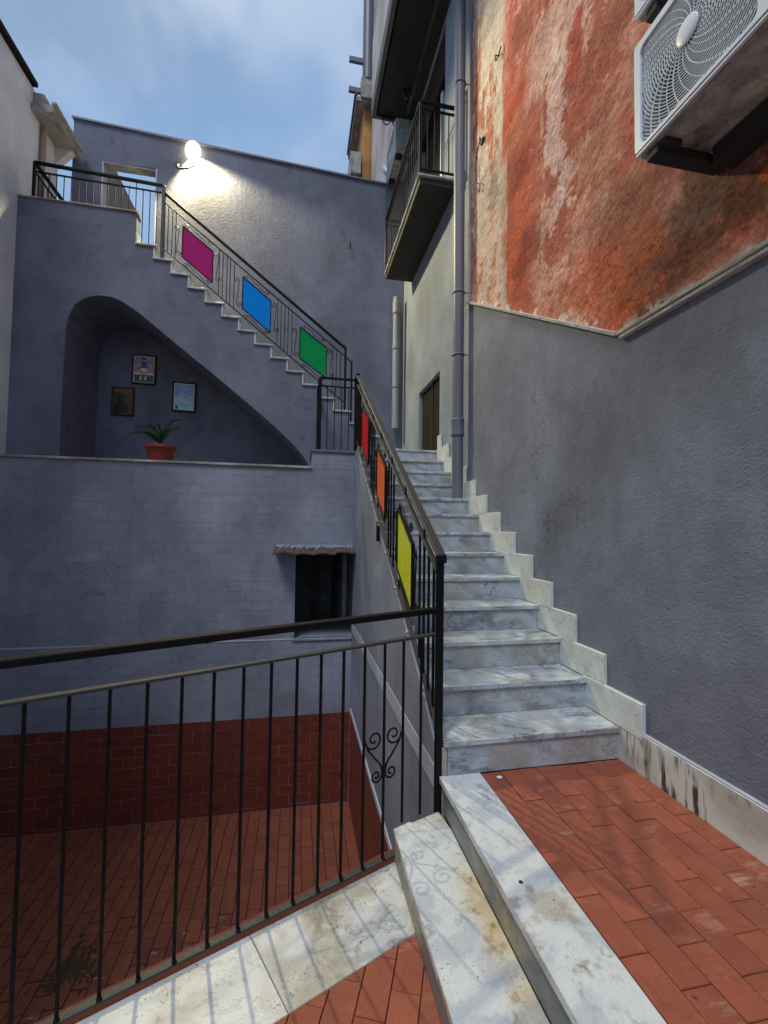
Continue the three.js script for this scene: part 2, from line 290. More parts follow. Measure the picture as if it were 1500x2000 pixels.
function cbox(x0, x1, y0, y1, z0, z1, ch = 0, ou = 0, ov = 0) {   // chamfered box
  const o = V((x0 + x1) / 2, (y0 + y1) / 2, (z0 + z1) / 2), h = [(x1 - x0) / 2, (y1 - y0) / 2, (z1 - z0) / 2];
  if (!ch) { const g = new THREE.BoxGeometry(h[0] * 2, h[1] * 2, h[2] * 2); g.translate(o.x, o.y, o.z); return uvw(g, ou, ov); }
  ch = Math.min(ch, h[0] * 0.8, h[1] * 0.8, h[2] * 0.8);
  const P = (s, k) => [0, 1, 2].map((i) => s[i] * (i === k ? h[i] : h[i] - ch)), t = [];
  const face = (...q) => { for (let i = 1; i + 1 < q.length; i++) {
    const A = q[0], B = q[i], C = q[i + 1], ux = B[0] - A[0], uy = B[1] - A[1], uz = B[2] - A[2], vx = C[0] - A[0], vy = C[1] - A[1], vz = C[2] - A[2];
    const d = (uy * vz - uz * vy) * (A[0] + B[0] + C[0]) + (uz * vx - ux * vz) * (A[1] + B[1] + C[1]) + (ux * vy - uy * vx) * (A[2] + B[2] + C[2]);
    for (const p of d > 0 ? [A, B, C] : [A, C, B]) t.push(p[0] + o.x, p[1] + o.y, p[2] + o.z); } };
  for (let k = 0; k < 3; k++) for (const s of [-1, 1]) { const i = (k + 1) % 3, j = (k + 2) % 3, m = (a, b) => { const r = [0, 0, 0]; r[k] = s; r[i] = a; r[j] = b; return P(r, k); }; face(m(-1, -1), m(1, -1), m(1, 1), m(-1, 1)); }
  for (let k = 0; k < 3; k++) { const i = (k + 1) % 3, j = (k + 2) % 3; for (const a of [-1, 1]) for (const b of [-1, 1]) { const r0 = [0, 0, 0], r1 = [0, 0, 0]; r0[k] = -1; r1[k] = 1; r0[i] = r1[i] = a; r0[j] = r1[j] = b; face(P(r0, i), P(r1, i), P(r1, j), P(r0, j)); } }
  for (const a of [-1, 1]) for (const b of [-1, 1]) for (const c of [-1, 1]) { const s = [a, b, c]; face(P(s, 0), P(s, 1), P(s, 2)); }
  return uvw(fromTris(t), ou, ov);
}
function polySlab(pts, y0, y1, ch = 0, ou = 0, ov = 0) {          // convex outline in x, z with a chamfered top edge
  let area = 0; pts.forEach((p, i) => { const q = pts[(i + 1) % pts.length]; area += p[0] * q[1] - q[0] * p[1]; });
  if (area > 0) pts = [...pts].reverse();
  const n = pts.length, cx = pts.reduce((s, p) => s + p[0], 0) / n, cz = pts.reduce((s, p) => s + p[1], 0) / n;
  const ins = ch ? inset(pts, ch) : pts, t = [], tri = (a, b, c) => t.push(...a, ...b, ...c);
  for (let i = 0; i < n; i++) {
    const a = pts[i], b = pts[(i + 1) % n], A = ins[i], B = ins[(i + 1) % n], ym = y1 - ch;
    tri([cx, y1, cz], [A[0], y1, A[1]], [B[0], y1, B[1]]);
    if (ch) { tri([A[0], y1, A[1]], [a[0], ym, a[1]], [b[0], ym, b[1]]); tri([A[0], y1, A[1]], [b[0], ym, b[1]], [B[0], y1, B[1]]); }
    tri([a[0], ym, a[1]], [a[0], y0, a[1]], [b[0], y0, b[1]]); tri([a[0], ym, a[1]], [b[0], y0, b[1]], [b[0], ym, b[1]]);
    tri([cx, y0, cz], [b[0], y0, b[1]], [a[0], y0, a[1]]);
  }
  return uvw(fromTris(t), ou, ov);
}
function inset(pts, d) {
  const n = pts.length;
  return pts.map((p, i) => {
    const a = pts[(i + n - 1) % n], b = pts[(i + 1) % n], e1 = [p[0] - a[0], p[1] - a[1]], e2 = [b[0] - p[0], b[1] - p[1]], l1 = Math.hypot(...e1) || 1, l2 = Math.hypot(...e2) || 1;
    const n1 = [-e1[1] / l1, e1[0] / l1], n2 = [-e2[1] / l2, e2[0] / l2], k = 1 + n1[0] * n2[0] + n1[1] * n2[1], s = -d / Math.max(k, 0.3);
    const q = [p[0] - (n1[0] + n2[0]) * s * -1 * -1, p[1] - (n1[1] + n2[1]) * s * -1 * -1];
    const c = [pts.reduce((t, r) => t + r[0], 0) / n, pts.reduce((t, r) => t + r[1], 0) / n];
    const m = [p[0] + (n1[0] + n2[0]) * s, p[1] + (n1[1] + n2[1]) * s];
    return Math.hypot(q[0] - c[0], q[1] - c[1]) < Math.hypot(m[0] - c[0], m[1] - c[1]) ? q : m;
  });
}
function clip(pts, a, b, c) {                                    // keep a x + b z <= c
  const r = [], f = (p) => a * p[0] + b * p[1] - c;
  pts.forEach((p, i) => { const q = pts[(i + 1) % pts.length], fp = f(p), fq = f(q); if (fp <= 0) r.push(p); if ((fp < 0 && fq > 0) || (fp > 0 && fq < 0)) { const t = fp / (fp - fq); r.push([p[0] + (q[0] - p[0]) * t, p[1] + (q[1] - p[1]) * t]); } });
  return r;
}
function prism(outline, holes, axis, d0, d1, ou = 0, ov = 0) {   // outline in (z, y) when axis = 'x', in (x, y) when 'z'; solid from d0 to d1 along the axis
  const sh = new THREE.Shape(outline.map((p) => new THREE.Vector2(...p)));
  for (const h of holes) sh.holes.push(new THREE.Path(h.map((p) => new THREE.Vector2(...p))));
  const g = new THREE.ExtrudeGeometry(sh, { depth: Math.abs(d1 - d0), bevelEnabled: false });
  if (axis === 'z') g.translate(0, 0, Math.min(d0, d1));
  else { g.rotateY(-Math.PI / 2); g.scale(1, 1, 1); g.translate(Math.max(d0, d1), 0, 0); }      // local x -> world z, local z -> world -x
  return uvw(g, ou, ov);
}
function bar(a, b, w, h, up = V(0, 1, 0)) {                      // rectangular bar: w sideways, h towards up
  const d = b.clone().sub(a), l = d.length(), g = cbox(-w / 2, w / 2, -h / 2, h / 2, -l / 2, l / 2, Math.min(w, h) * 0.14);
  const z = d.normalize(), x = up.clone().cross(z).normalize(), y = z.clone().cross(x);
  g.applyMatrix4(new THREE.Matrix4().makeBasis(x, y, z).setPosition(a.clone().add(b).multiplyScalar(0.5)));
  return g;
}
function rod(a, b, r, n = 8) {
  const d = b.clone().sub(a), g = new THREE.CylinderGeometry(r, r, d.length(), n);
  g.applyQuaternion(new THREE.Quaternion().setFromUnitVectors(V(0, 1, 0), d.clone().normalize())); const m = a.clone().add(b).multiplyScalar(0.5); g.translate(m.x, m.y, m.z);
  return g.toNonIndexed();
}
function tube(pts, r, seg = 40, n = 6) { return new THREE.TubeGeometry(new THREE.CatmullRomCurve3(pts, false, 'centripetal'), seg, r, n, false).toNonIndexed(); }
const mer = (...g) => mergeGeometries(g.flat().map((q) => { const r = q.index ? q.toNonIndexed() : q; for (const k of Object.keys(r.attributes)) if (!['position', 'normal', 'uv'].includes(k)) r.deleteAttribute(k); return r; }));

// ---------------------------------------------------------------- things and parts
const used = new Map();
function numbered(name) { const n = used.get(name) ?? 0; used.set(name, n + 1); return n ? name + '_' + String(n).padStart(3, '0') : name; }
function thing(name, label, category, pos, group) {
  const o = new THREE.Group(); o.name = numbered(name); o.position.set(...pos); o.userData = { label, category }; if (group) o.userData.group = group; scene.add(o); return o;
}
function structure(name, pos = [0, 0, 0]) { const o = new THREE.Group(); o.name = name; o.position.set(...pos); o.userData = { kind: 'structure' }; scene.add(o); return o; }
function off(o) { const p = V(); while (o && o !== scene) { p.add(o.position); o = o.parent; } return p; }
function part(parent, name, geo, mat, label) {                    // geometry given in world coordinates
  const p = off(parent), m = new THREE.Mesh(geo.translate(-p.x, -p.y, -p.z), mat);
  m.name = name; m.castShadow = m.receiveShadow = true; if (label) m.userData.label = label; parent.add(m); return m;
}
const stuff = (m) => { m.userData.kind = 'stuff'; return m; };

// ================================================================ SETTING
const T = 0.2662, H = 0.17, NOSE = 0.0115;              // going, rise, nosing of the lower flight
const railZ = (x) => -0.03 - (x + 1.03) * 0.421;         // line of the courtyard railing on the ground
const RD = V(-0.9216, 0, 0.3880), RN = V(0.3880, 0, 0.9216);

{ const g = structure('ground', [0, -2.27, 0]); part(g, 'earth', cbox(-120, 120, -2.6, -2.27, -120, 120), M.dirt); }

// courtyard floor below: red bricks laid lengthwise
{
  const g = structure('courtyard_floor', [-3, -2.25, -2]);
  part(g, 'bed', cbox(-5.33, -1.0, -2.265, -2.232, -3.52, 2.0), M.mortar);
  const list = [], bw = 0.12, bl = 0.235;
  for (let i = 0; i < 37; i++) {
    const x0 = -1.0 - (i + 1) * bw, sh = (i % 2) * bl / 2;
    for (let j = -1; j < 16; j++) {
      const z0 = Math.max(-3.52, -3.52 + j * bl + sh), z1 = -3.52 + (j + 1) * bl + sh;
      if (z1 - z0 < 0.02 || z0 > railZ(x0 + bw / 2) + 0.1 || x0 < -5.36) continue;
      list.push([x0, z0, z1, Math.hypot(x0 + 1.7, z0 - 2.1)]);
    }
  }
  list.sort((a, b) => a[3] - b[3]);
  const rest = [];
  list.forEach(([x0, z0, z1], i) => {
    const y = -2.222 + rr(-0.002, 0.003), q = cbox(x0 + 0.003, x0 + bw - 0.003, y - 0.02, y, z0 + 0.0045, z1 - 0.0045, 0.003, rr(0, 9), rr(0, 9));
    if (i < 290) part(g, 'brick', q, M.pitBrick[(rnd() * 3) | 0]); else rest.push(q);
  });
  if (rest.length) stuff(part(g, 'far_bricks', mer(rest), M.pitBrick[0]));
}

{
  const t = thing('moss_patch', 'dark green moss patch on the red courtyard bricks in the lower left', 'moss', [-3.35, -2.22, -1.82]); t.userData.kind = 'stuff';
  const q = mulberry(31), gs = [];
  for (let i = 0; i < 520; i++) { const a = q() * 6.283, r = Math.pow(q(), 0.8) * (0.27 + 0.1 * Math.sin(a * 3) + 0.06 * Math.sin(a * 7 + 1)), k = 0.004 + q() * q() * 0.018; gs.push(new THREE.IcosahedronGeometry(k, 0).scale(1, 0.22, 1).rotateY(q() * 6).translate(-3.35 + r * Math.cos(a) * 0.7, -2.219 + q() * 0.002, -1.82 + r * Math.sin(a) * 0.75)); }
  part(t, 'moss', uvw(mer(gs)), S({ map: paint([0.06, 0.042, 0.02], 1701, 0.6, 0.3), roughness: 1 }));
}
// upper terrace: red tiles in running bond
{
  const g = structure('terrace_floor', [-0.4, 0, 1.5]);
  part(g, 'bed', cbox(-0.963, 0.3, -2.26, -0.014, 0.0, 4.0), M.mortar);
  const bw = 0.0982, bl = 0.2045;
  for (let i = 0; i < 8; i++) for (let j = -1; j < 13; j++) {
    const x0 = -0.785 + i * bw, z0 = Math.max(0.002, (i % 2 ? 0.044 : -0.063) + j * bl), z1 = Math.min((i % 2 ? 0.044 : -0.063) + (j + 1) * bl, 2.5);
    if (z1 - z0 < 0.02) continue;
    const y = rr(-0.0022, 0.0022), q = cbox(x0 + 0.0013, Math.min(x0 + bw - 0.0013, 0.0), y - 0.02, y, z0 + 0.0016, z1 - 0.0016, 0.0018, rr(0, 9), rr(0, 9));
    const r = rnd(), far = x0 > -0.35 && z0 > 0.4;
    part(g, 'tile', q, M.terra[far && r < 0.6 ? 3 : r < 0.45 ? 0 : r < 0.75 ? 2 : 1]);
  }
  part(g, 'far_paving', cbox(-0.785, 0.0, -0.02, 0.0, 2.502, 4.0, 0.002), M.terra[0]);
}

// lower terrace where the camera stands: marble border along the railing, red tiles laid at 45 degrees
{
  const Y = -0.32, g = structure('lower_terrace_floor', [-2.2, Y, 1.5]);
  const edge = (k) => [[-1.2, railZ(-1.2) - 0.06 + k], [-5.33, railZ(-5.33) - 0.06 + k]];
  const [a, b] = edge(0);
  part(g, 'bed', polySlab([[-1.0, railZ(-1.0) - 0.06], [b[0], b[1]], [-5.33, 4], [-1.0, 4]], -2.26, Y - 0.014), M.mortar);
  const D = [RD.x, RD.z], N = [RN.x, RN.z], P0 = [-1.225, 0.053], at = (s, t) => [P0[0] + D[0] * s + N[0] * t, P0[1] + D[1] * s + N[1] * t];
  // border slabs between t = 0.012 and t = 0.345; the joint leans as in the photograph
  const joints = [[-0.3, -0.3], [0.685, 0.665], [1.36, 1.35], [2.06, 2.06], [2.8, 2.8], [3.6, 3.6], [4.4, 4.4]];
  for (let i = 0; i + 1 < joints.length; i++) {
    const [s0, e0] = joints[i], [s1, e1] = joints[i + 1], G = 0.0015;
    let pts = [at(s0 + G, 0.012), at(s1 - G, 0.012), at(e1 - G, 0.345), at(e0 + G, 0.345)];
    pts = clip(pts, 1, 0, -1.232);
    part(g, 'marble_slab', polySlab(pts, Y - 0.014, Y + rr(-0.001, 0.001), 0.002, rr(0, 9), rr(0, 9)), i === 1 ? M.marbleStain : M.marbleFloor);
  }
  part(g, 'kerb_edge', polySlab([at(-0.2, -0.07), at(4.46, -0.07), at(4.46, 0.011), at(-0.2, 0.011)].map((p) => [Math.max(p[0], -5.33), p[1]]), Y - 0.05, Y - 0.006, 0.002), M.dado[0]);
  const u = [0.925, 0.380], v = [-0.380, 0.925];
  for (let i = -24; i < 6; i++) for (let j = -2; j < 26; j++) {
    const u0 = -1.034 + i * 0.1, v0 = 1.09 + j * 0.2045 - 0.2045 * 4 + (i % 2 ? 0.1022 : 0), G = 0.0016, c = (a, b) => [u[0] * a + v[0] * b, u[1] * a + v[1] * b];
    let pts = [c(u0 + G, v0 + G), c(u0 + 0.1 - G, v0 + G), c(u0 + 0.1 - G, v0 + 0.2045 - G), c(u0 + G, v0 + 0.2045 - G)];
    const k = N[0] * P0[0] + N[1] * P0[1] + 0.3475;
    pts = clip(pts, -N[0], -N[1], -k); pts = clip(pts, 1, 0, -1.238); pts = clip(pts, -1, 0, 2.7); pts = clip(pts, 0, 1, 1.5);
    if (pts.length < 3) continue;
    let ar = 0; pts.forEach((p, q) => { const r = pts[(q + 1) % pts.length]; ar += p[0] * r[1] - r[0] * p[1]; });
    if (Math.abs(ar) < 0.0012) continue;
    const y = Y + rr(-0.001, 0.001);
    part(g, 'tile', polySlab(pts, y - 0.013, y, 0.0016, rr(0, 9), rr(0, 9)), M.terra[[0, 2, 0, 1][(rnd() * 4) | 0]]);
  }
  part(g, 'far_paving', polySlab([[-1.25, 1.503], [-5.3, 1.9], [-5.3, 4], [-1.25, 4]], Y - 0.02, Y - 0.003), M.terra[0]);
}

// two marble steps between the terraces
{
  const t = thing('terrace_steps', 'two long white marble steps with rust stains down to the lower terrace', 'steps', [-1.1, -0.32, 1.2]);
  part(t, 'tread', polySlab([[-1.0, -0.004], [-0.787, -0.004], [-0.787, 2.4], [-1.006, 2.4]], -0.03, 0.001, 0.004, 1.03, 0), M.stepUpper, 'upper marble tread edging the red tiled terrace');
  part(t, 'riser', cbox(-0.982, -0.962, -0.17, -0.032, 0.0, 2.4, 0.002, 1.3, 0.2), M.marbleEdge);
  part(t, 'tread', polySlab([[-1.246, 0.116], [-0.9825, 0.116], [-0.9825, 2.4], [-1.262, 2.4]], -0.199, -0.17, 0.004, 1.27, 0), M.stepLower, 'lower marble tread with a rusty yellow stain along its back');
  part(t, 'drain_hole_dot', new THREE.CylinderGeometry(0.0075, 0.0075, 0.004, 14).translate(-0.929, 0.0005, 0.665).toNonIndexed(), M.black);  // flat dark disc painted in for the shade of a drain hole
  part(t, 'corner_slab', polySlab([[-1.2455, 0.112], [-1.246, 0.072], [-1.16, 0.036], [-1.15, 0.044], [-1.0, -0.012], [-0.9825, 0.112]], -0.199, -0.171, 0.004, 6.1, 2.6), M.marbleFloor);
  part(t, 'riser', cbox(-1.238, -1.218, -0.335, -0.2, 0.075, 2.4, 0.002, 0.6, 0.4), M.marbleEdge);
  part(t, 'core', polySlab([[-1.2175, 0.07], [-1.0, -0.014], [-0.983, 0.0], [-0.983, 2.4], [-1.2175, 2.4]], -0.4, -0.2), M.concrete);
}

// ================================================================ LOWER FLIGHT
const yN = (z) => H + (NOSE - z) * H / T;                 // nosing line of the lower flight
{
  const t = thing('marble_staircase', 'grey white marble staircase of thirteen steps climbing along the grey wall', 'staircase', [-0.5, 0, 0]);
  // body with a stepped top
  const out = [[0.0, -2.25], [0.0, H - 0.03]];
  for (let k = 1; k <= 13; k++) { const zb = -(k - 1) * T - 0.021; out.push([zb + 0.02, k * H - 0.03]); if (k < 13) { out.push([-k * T, k * H - 0.03]); out.push([-k * T, (k + 1) * H - 0.03]); } }
  out.push([-5.2, 13 * H - 0.03], [-5.2, -2.25]);
  const clean = [[-0.021, -2.25]];
  for (let k = 1; k <= 13; k++) { clean.push([-(k - 1) * T - 0.021, k * H - 0.031]); if (k < 13) clean.push([-k * T - 0.021, k * H - 0.031]); }
  clean.push([-5.2, 13 * H - 0.031], [-5.2, -2.25]);
  part(t, 'stair_body', prism(clean, [], 'x', -0.985, 0.02, 0.3, 0.1), M.greyPaint);
  for (let k = 1; k <= 13; k++) {
    const z0 = -(k - 1) * T, last = k === 13, dx = rr(-0.004, 0.004);
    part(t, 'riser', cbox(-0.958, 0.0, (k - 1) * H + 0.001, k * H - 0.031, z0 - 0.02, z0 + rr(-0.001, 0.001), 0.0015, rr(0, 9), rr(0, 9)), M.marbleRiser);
    part(t, 'tread', cbox(-0.985 + dx, 0.001, k * H - 0.03, k * H, last ? -3.9 : -k * T - 0.018, z0 + NOSE + rr(-0.002, 0.002), 0.004, rr(0, 9), rr(0, 9)), M.marbleStair);
    part(t, 'skirting_slab', cbox(-0.001 + rr(-0.002, 0.002), 0.024, k * H + 0.0015, (k + 1) * H + 0.008, last ? -3.165 : z0 - T - 0.03, z0 + 0.16 + rr(-0.008, 0.008), 0.003, rr(0, 9), rr(0, 9)), M.marbleSkirt);
  }
  part(t, 'landing_tread', cbox(-0.985, 0.001, 13 * H - 0.03, 13 * H - 0.001, -5.2, -3.903, 0.003), M.marbleStair);
  part(t, 'skirting_slab', cbox(0.0, 0.024, 13 * H + 0.0015, 13 * H + 0.17, -5.0, -4.17, 0.003, 2, 3), M.marbleSkirt);
}
// skirting of the terrace
{
  const t = thing('terrace_skirting', 'stained white marble skirting with black mould along the red tiled terrace', 'skirting', [0.01, 0, 1.5]);
  const zs = [-0.02, 1.62, 3.0, 4.0];
  for (let i = 0; i + 1 < zs.length; i++) part(t, 'skirting_slab', cbox(0.0, 0.022, -0.005, 0.197, zs[i] + 0.001, zs[i + 1] - 0.001, 0.003, 0.35 + i * 0.01, 0.05), M.marbleMould);
  part(t, 'mortar_bead', cbox(0.004, 0.03, 0.1965, 0.205, -0.02, 4.0, 0.003), M.whitePaint);
}

// flank of the flight towards the courtyard
{
  const t = thing('stair_flank_wall', 'grey painted flank wall under the lower staircase railing with red tiled base', 'wall', [-1.0, -2.25, -1.7]);
  const top = [[-3.19, 13 * H - 0.01]];
  const o = [[-3.52, -2.25], [-3.52, 13 * H - 0.032], [-3.2, 13 * H - 0.032]];
  for (let z = -3.2; z <= -0.05; z += 0.35) o.push([z, yN(z) - 0.075]);
  o.push([-0.03, 0.08], [-0.03, -2.25]);
  part(t, 'wall', prism(o, [], 'x', -1.0, -0.986, 0, 0), M.courtPaint);
  part(t, 'end_face', cbox(-0.999, -0.96, -0.3, 0.135, -0.0295, -0.004, 0.002), M.concrete);
  part(t, 'painted_band', cbox(-1.004, -1.0, -0.10, 0.015, -3.515, -0.035, 0.0015), M.whitePaint, 'pale painted band');
  part(t, 'painted_band', cbox(-1.012, -1.0, -1.116, -1.062, -3.512, -0.035, 0.0015), M.whitePaint, 'pale edging on top of the red tiles');
  const h = 0.1183;
  for (let r = 0; r < 10; r++) for (let j = -1; j < 14; j++) {
    const y1 = -1.116 - r * h, y0 = Math.max(y1 - h, -2.222), z0 = Math.max(-3.51, -3.51 + j * 0.25 + (r % 2) * 0.125), z1 = Math.min(-0.04, -3.51 + (j + 1) * 0.25 + (r % 2) * 0.125);
    if (y1 - y0 < 0.015 || z1 - z0 < 0.02) continue;
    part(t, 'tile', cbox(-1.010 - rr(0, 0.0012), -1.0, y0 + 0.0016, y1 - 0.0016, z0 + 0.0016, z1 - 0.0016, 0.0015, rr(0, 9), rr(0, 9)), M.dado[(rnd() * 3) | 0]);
  }
}

// ================================================================ COURTYARD BACK WALL
const WZ = -3.52;
{
  const t = thing('courtyard_wall', 'blue grey painted tiled wall behind the courtyard with red tiled base and dark window', 'wall', [-3.2, -2.25, -3.8]);
  const y0 = -2.25, hole = { x0: -1.722, x1: -0.999, y0: 1.96 - 18 * 0.1183, y1: 0.895 }, zf = WZ - 0.0045, zb = -4.2;
  part(t, 'wall', mer(cbox(-5.33, hole.x0, y0, 1.96, zb, zf), cbox(hole.x0, -0.986, y0, hole.y0, zb, zf), cbox(hole.x0, -0.986, hole.y1, 1.955, zb, zf), cbox(-1.545, -0.986, 1.955, 2.178, zb, zf - 0.001)), M.courtPaint);
  // dark opening
  // the opening leads into a closed plastered room behind the wall
  const rx0 = -2.7, rx1 = -1.0, ry0 = -0.7, ry1 = 1.3, rz = -6.2, k = 0.06;
  part(t, 'window_room', mer(cbox(rx0 - k, rx1, ry0 - k, ry0, rz, zb + 0.0), cbox(rx0 - k, rx1, ry1, ry1 + k, rz, zb), cbox(rx0 - k, rx0, ry0, ry1, rz, zb), cbox(rx1 - k, rx1, ry0, ry1, rz, zb), cbox(rx0 - k, rx1, ry0 - k, ry1 + k, rz - k, rz)), M.concrete, 'bare room behind the opening');
  part(t, 'window_sill', cbox(-1.74, -1.005, hole.y0 - 0.03, hole.y0, -3.56, -3.5, 0.004), M.courtPaint);
  part(t, 'moulding', cbox(-5.33, hole.x0 - 0.02, -0.186, -0.168, WZ - 0.004, WZ + 0.006, 0.002), M.whitePaint, 'thin pale moulding line');
  part(t, 'ledge_slab', cbox(-5.33, -1.547, 1.961, 1.99, zb, -3.495, 0.004), M.concrete, 'thin brown stone ledge on top of the wall');
  part(t, 'landing_slab', cbox(-1.56, -0.986, 2.18, 2.21, -4.2, -3.5, 0.003), M.greyPaint);
  const h = 0.1183, grey = [], red = [];
  for (let r = 0; r < 36; r++) {
    const yt = 1.96 - r * h, yb = Math.max(yt - h, -2.222); if (yt - yb < 0.01) continue;
    for (let j = -1; j < 19; j++) {
      let x1 = Math.min(-1.001, -1.0 - j * 0.25 - (r % 2) * 0.125), x0 = Math.max(-5.33, x1 - 0.25 > -1.0 - (j + 1) * 0.25 - (r % 2) * 0.125 ? -1.0 - (j + 1) * 0.25 - (r % 2) * 0.125 : -1.0 - (j + 1) * 0.25 - (r % 2) * 0.125);
      if (yt < hole.y1 + 0.001 && yb > hole.y0 - 0.001) { if (x0 > hole.x0 - 0.02) continue; x1 = Math.min(x1, hole.x0); }
      if (x1 - x0 < 0.012) continue;
      (r < 26 ? grey : red).push([x0, x1, yb, yt]);
    }
  }
  // the raised end block under the landing
  for (const [a, b] of [[1.961, 2.068], [2.068, 2.178]]) for (const [c, d] of [[-1.545, -1.25], [-1.25, -1.001]]) grey.push([c, d, a, b]);
  const d2 = (q) => Math.hypot(q[0] + 1.7, q[2] - 1.2);
  grey.sort((a, b) => d2(a) - d2(b));
  const rest = [];
  grey.forEach(([a, b, c, d], i) => {
    const dep = rr(-0.0006, 0.0012), gx = rnd() < 0.7 ? 0.0001 : rr(0.0003, 0.001), gy = rnd() < 0.5 ? 0.0001 : rr(0.0006, 0.0022), q = cbox(a + gx, b - gx, c + gy, d - gy, zf - 0.004, WZ + dep, 0.0009, 0.13 * a, 0);
    if (i < 295) part(t, 'tile', q, M.courtPaint); else rest.push(q);
  });
  stuff(part(t, 'far_tiles', mer(rest), M.courtPaint));
}
{
  const t = thing('red_tile_dado', 'dark red tiled base along the foot of the courtyard back wall', 'wall tiles', [-3.2, -2.22, -3.52]);
  const h = 0.1183;
  for (let r = 26; r < 36; r++) {
    const yt = 1.96 - r * h, yb = Math.max(yt - h, -2.222); if (yt - yb < 0.01) continue;
    for (let j = -1; j < 18; j++) {
      const a = -1.0 - (j + 1) * 0.25 - (r % 2) * 0.125, x0 = Math.max(-5.33, a), x1 = Math.min(-1.013, a + 0.25); if (x1 - x0 < 0.02) continue;
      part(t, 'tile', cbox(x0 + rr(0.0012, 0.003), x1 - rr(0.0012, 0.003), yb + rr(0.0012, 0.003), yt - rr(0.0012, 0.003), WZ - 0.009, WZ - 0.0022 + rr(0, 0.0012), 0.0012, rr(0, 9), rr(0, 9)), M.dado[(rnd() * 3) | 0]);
    }
  }
}
// little tile canopy over the opening
{
  const t = thing('window_canopy', 'small curved tile canopy over the dark courtyard window', 'canopy', [-1.45, 0.9, -3.5]);
  const prof = (x) => 0.905 + 0.018 * Math.abs(Math.sin(Math.PI * (x + 1.98) / 0.235)), n = 48, top = [], x0 = -1.985, x1 = -1.003;
  for (let k = 0; k < 4; k++) {
    const a = x0 + (x1 - x0) * k / 4, b = x0 + (x1 - x0) * (k + 1) / 4, tr = [];
    for (let i = 0; i < 12; i++) {
      const xa = mix(a, b, i / 12), xb = mix(a, b, (i + 1) / 12), ya = prof(xa) + 0.012 * Math.sin(k * 5), yb = prof(xb) + 0.012 * Math.sin(k * 5), rise = 0.05, th = 0.016, zf = -3.23 + 0.02 * Math.sin(k * 7 + 1), zk = -3.53;
      const q = (A, B, C, D) => tr.push(...A, ...B, ...C, ...A, ...C, ...D);
      q([xa, ya, zf], [xb, yb, zf], [xb, yb + rise, zk], [xa, ya + rise, zk]); q([xa, ya - th, zf], [xa, ya + rise - th, zk], [xb, yb + rise - th, zk], [xb, yb - th, zf]); q([xa, ya - th, zf], [xb, yb - th, zf], [xb, yb, zf], [xa, ya, zf]);
    }
    part(t, 'roof_tile', uvw(fromTris(tr), k, 0), M.roofTile);
  }
  const bead = []; for (let i = 0; i <= 40; i++) bead.push(V(mix(x0 + 0.03, x1 - 0.02, i / 40), 0.963 + 0.012 * Math.sin(i * 2.3) + rr(-0.006, 0.006), -3.5 + rr(-0.01, 0.01)));
  part(t, 'mortar_fillet', tube(bead, 0.028, 120, 6), M.courtPaint);
}

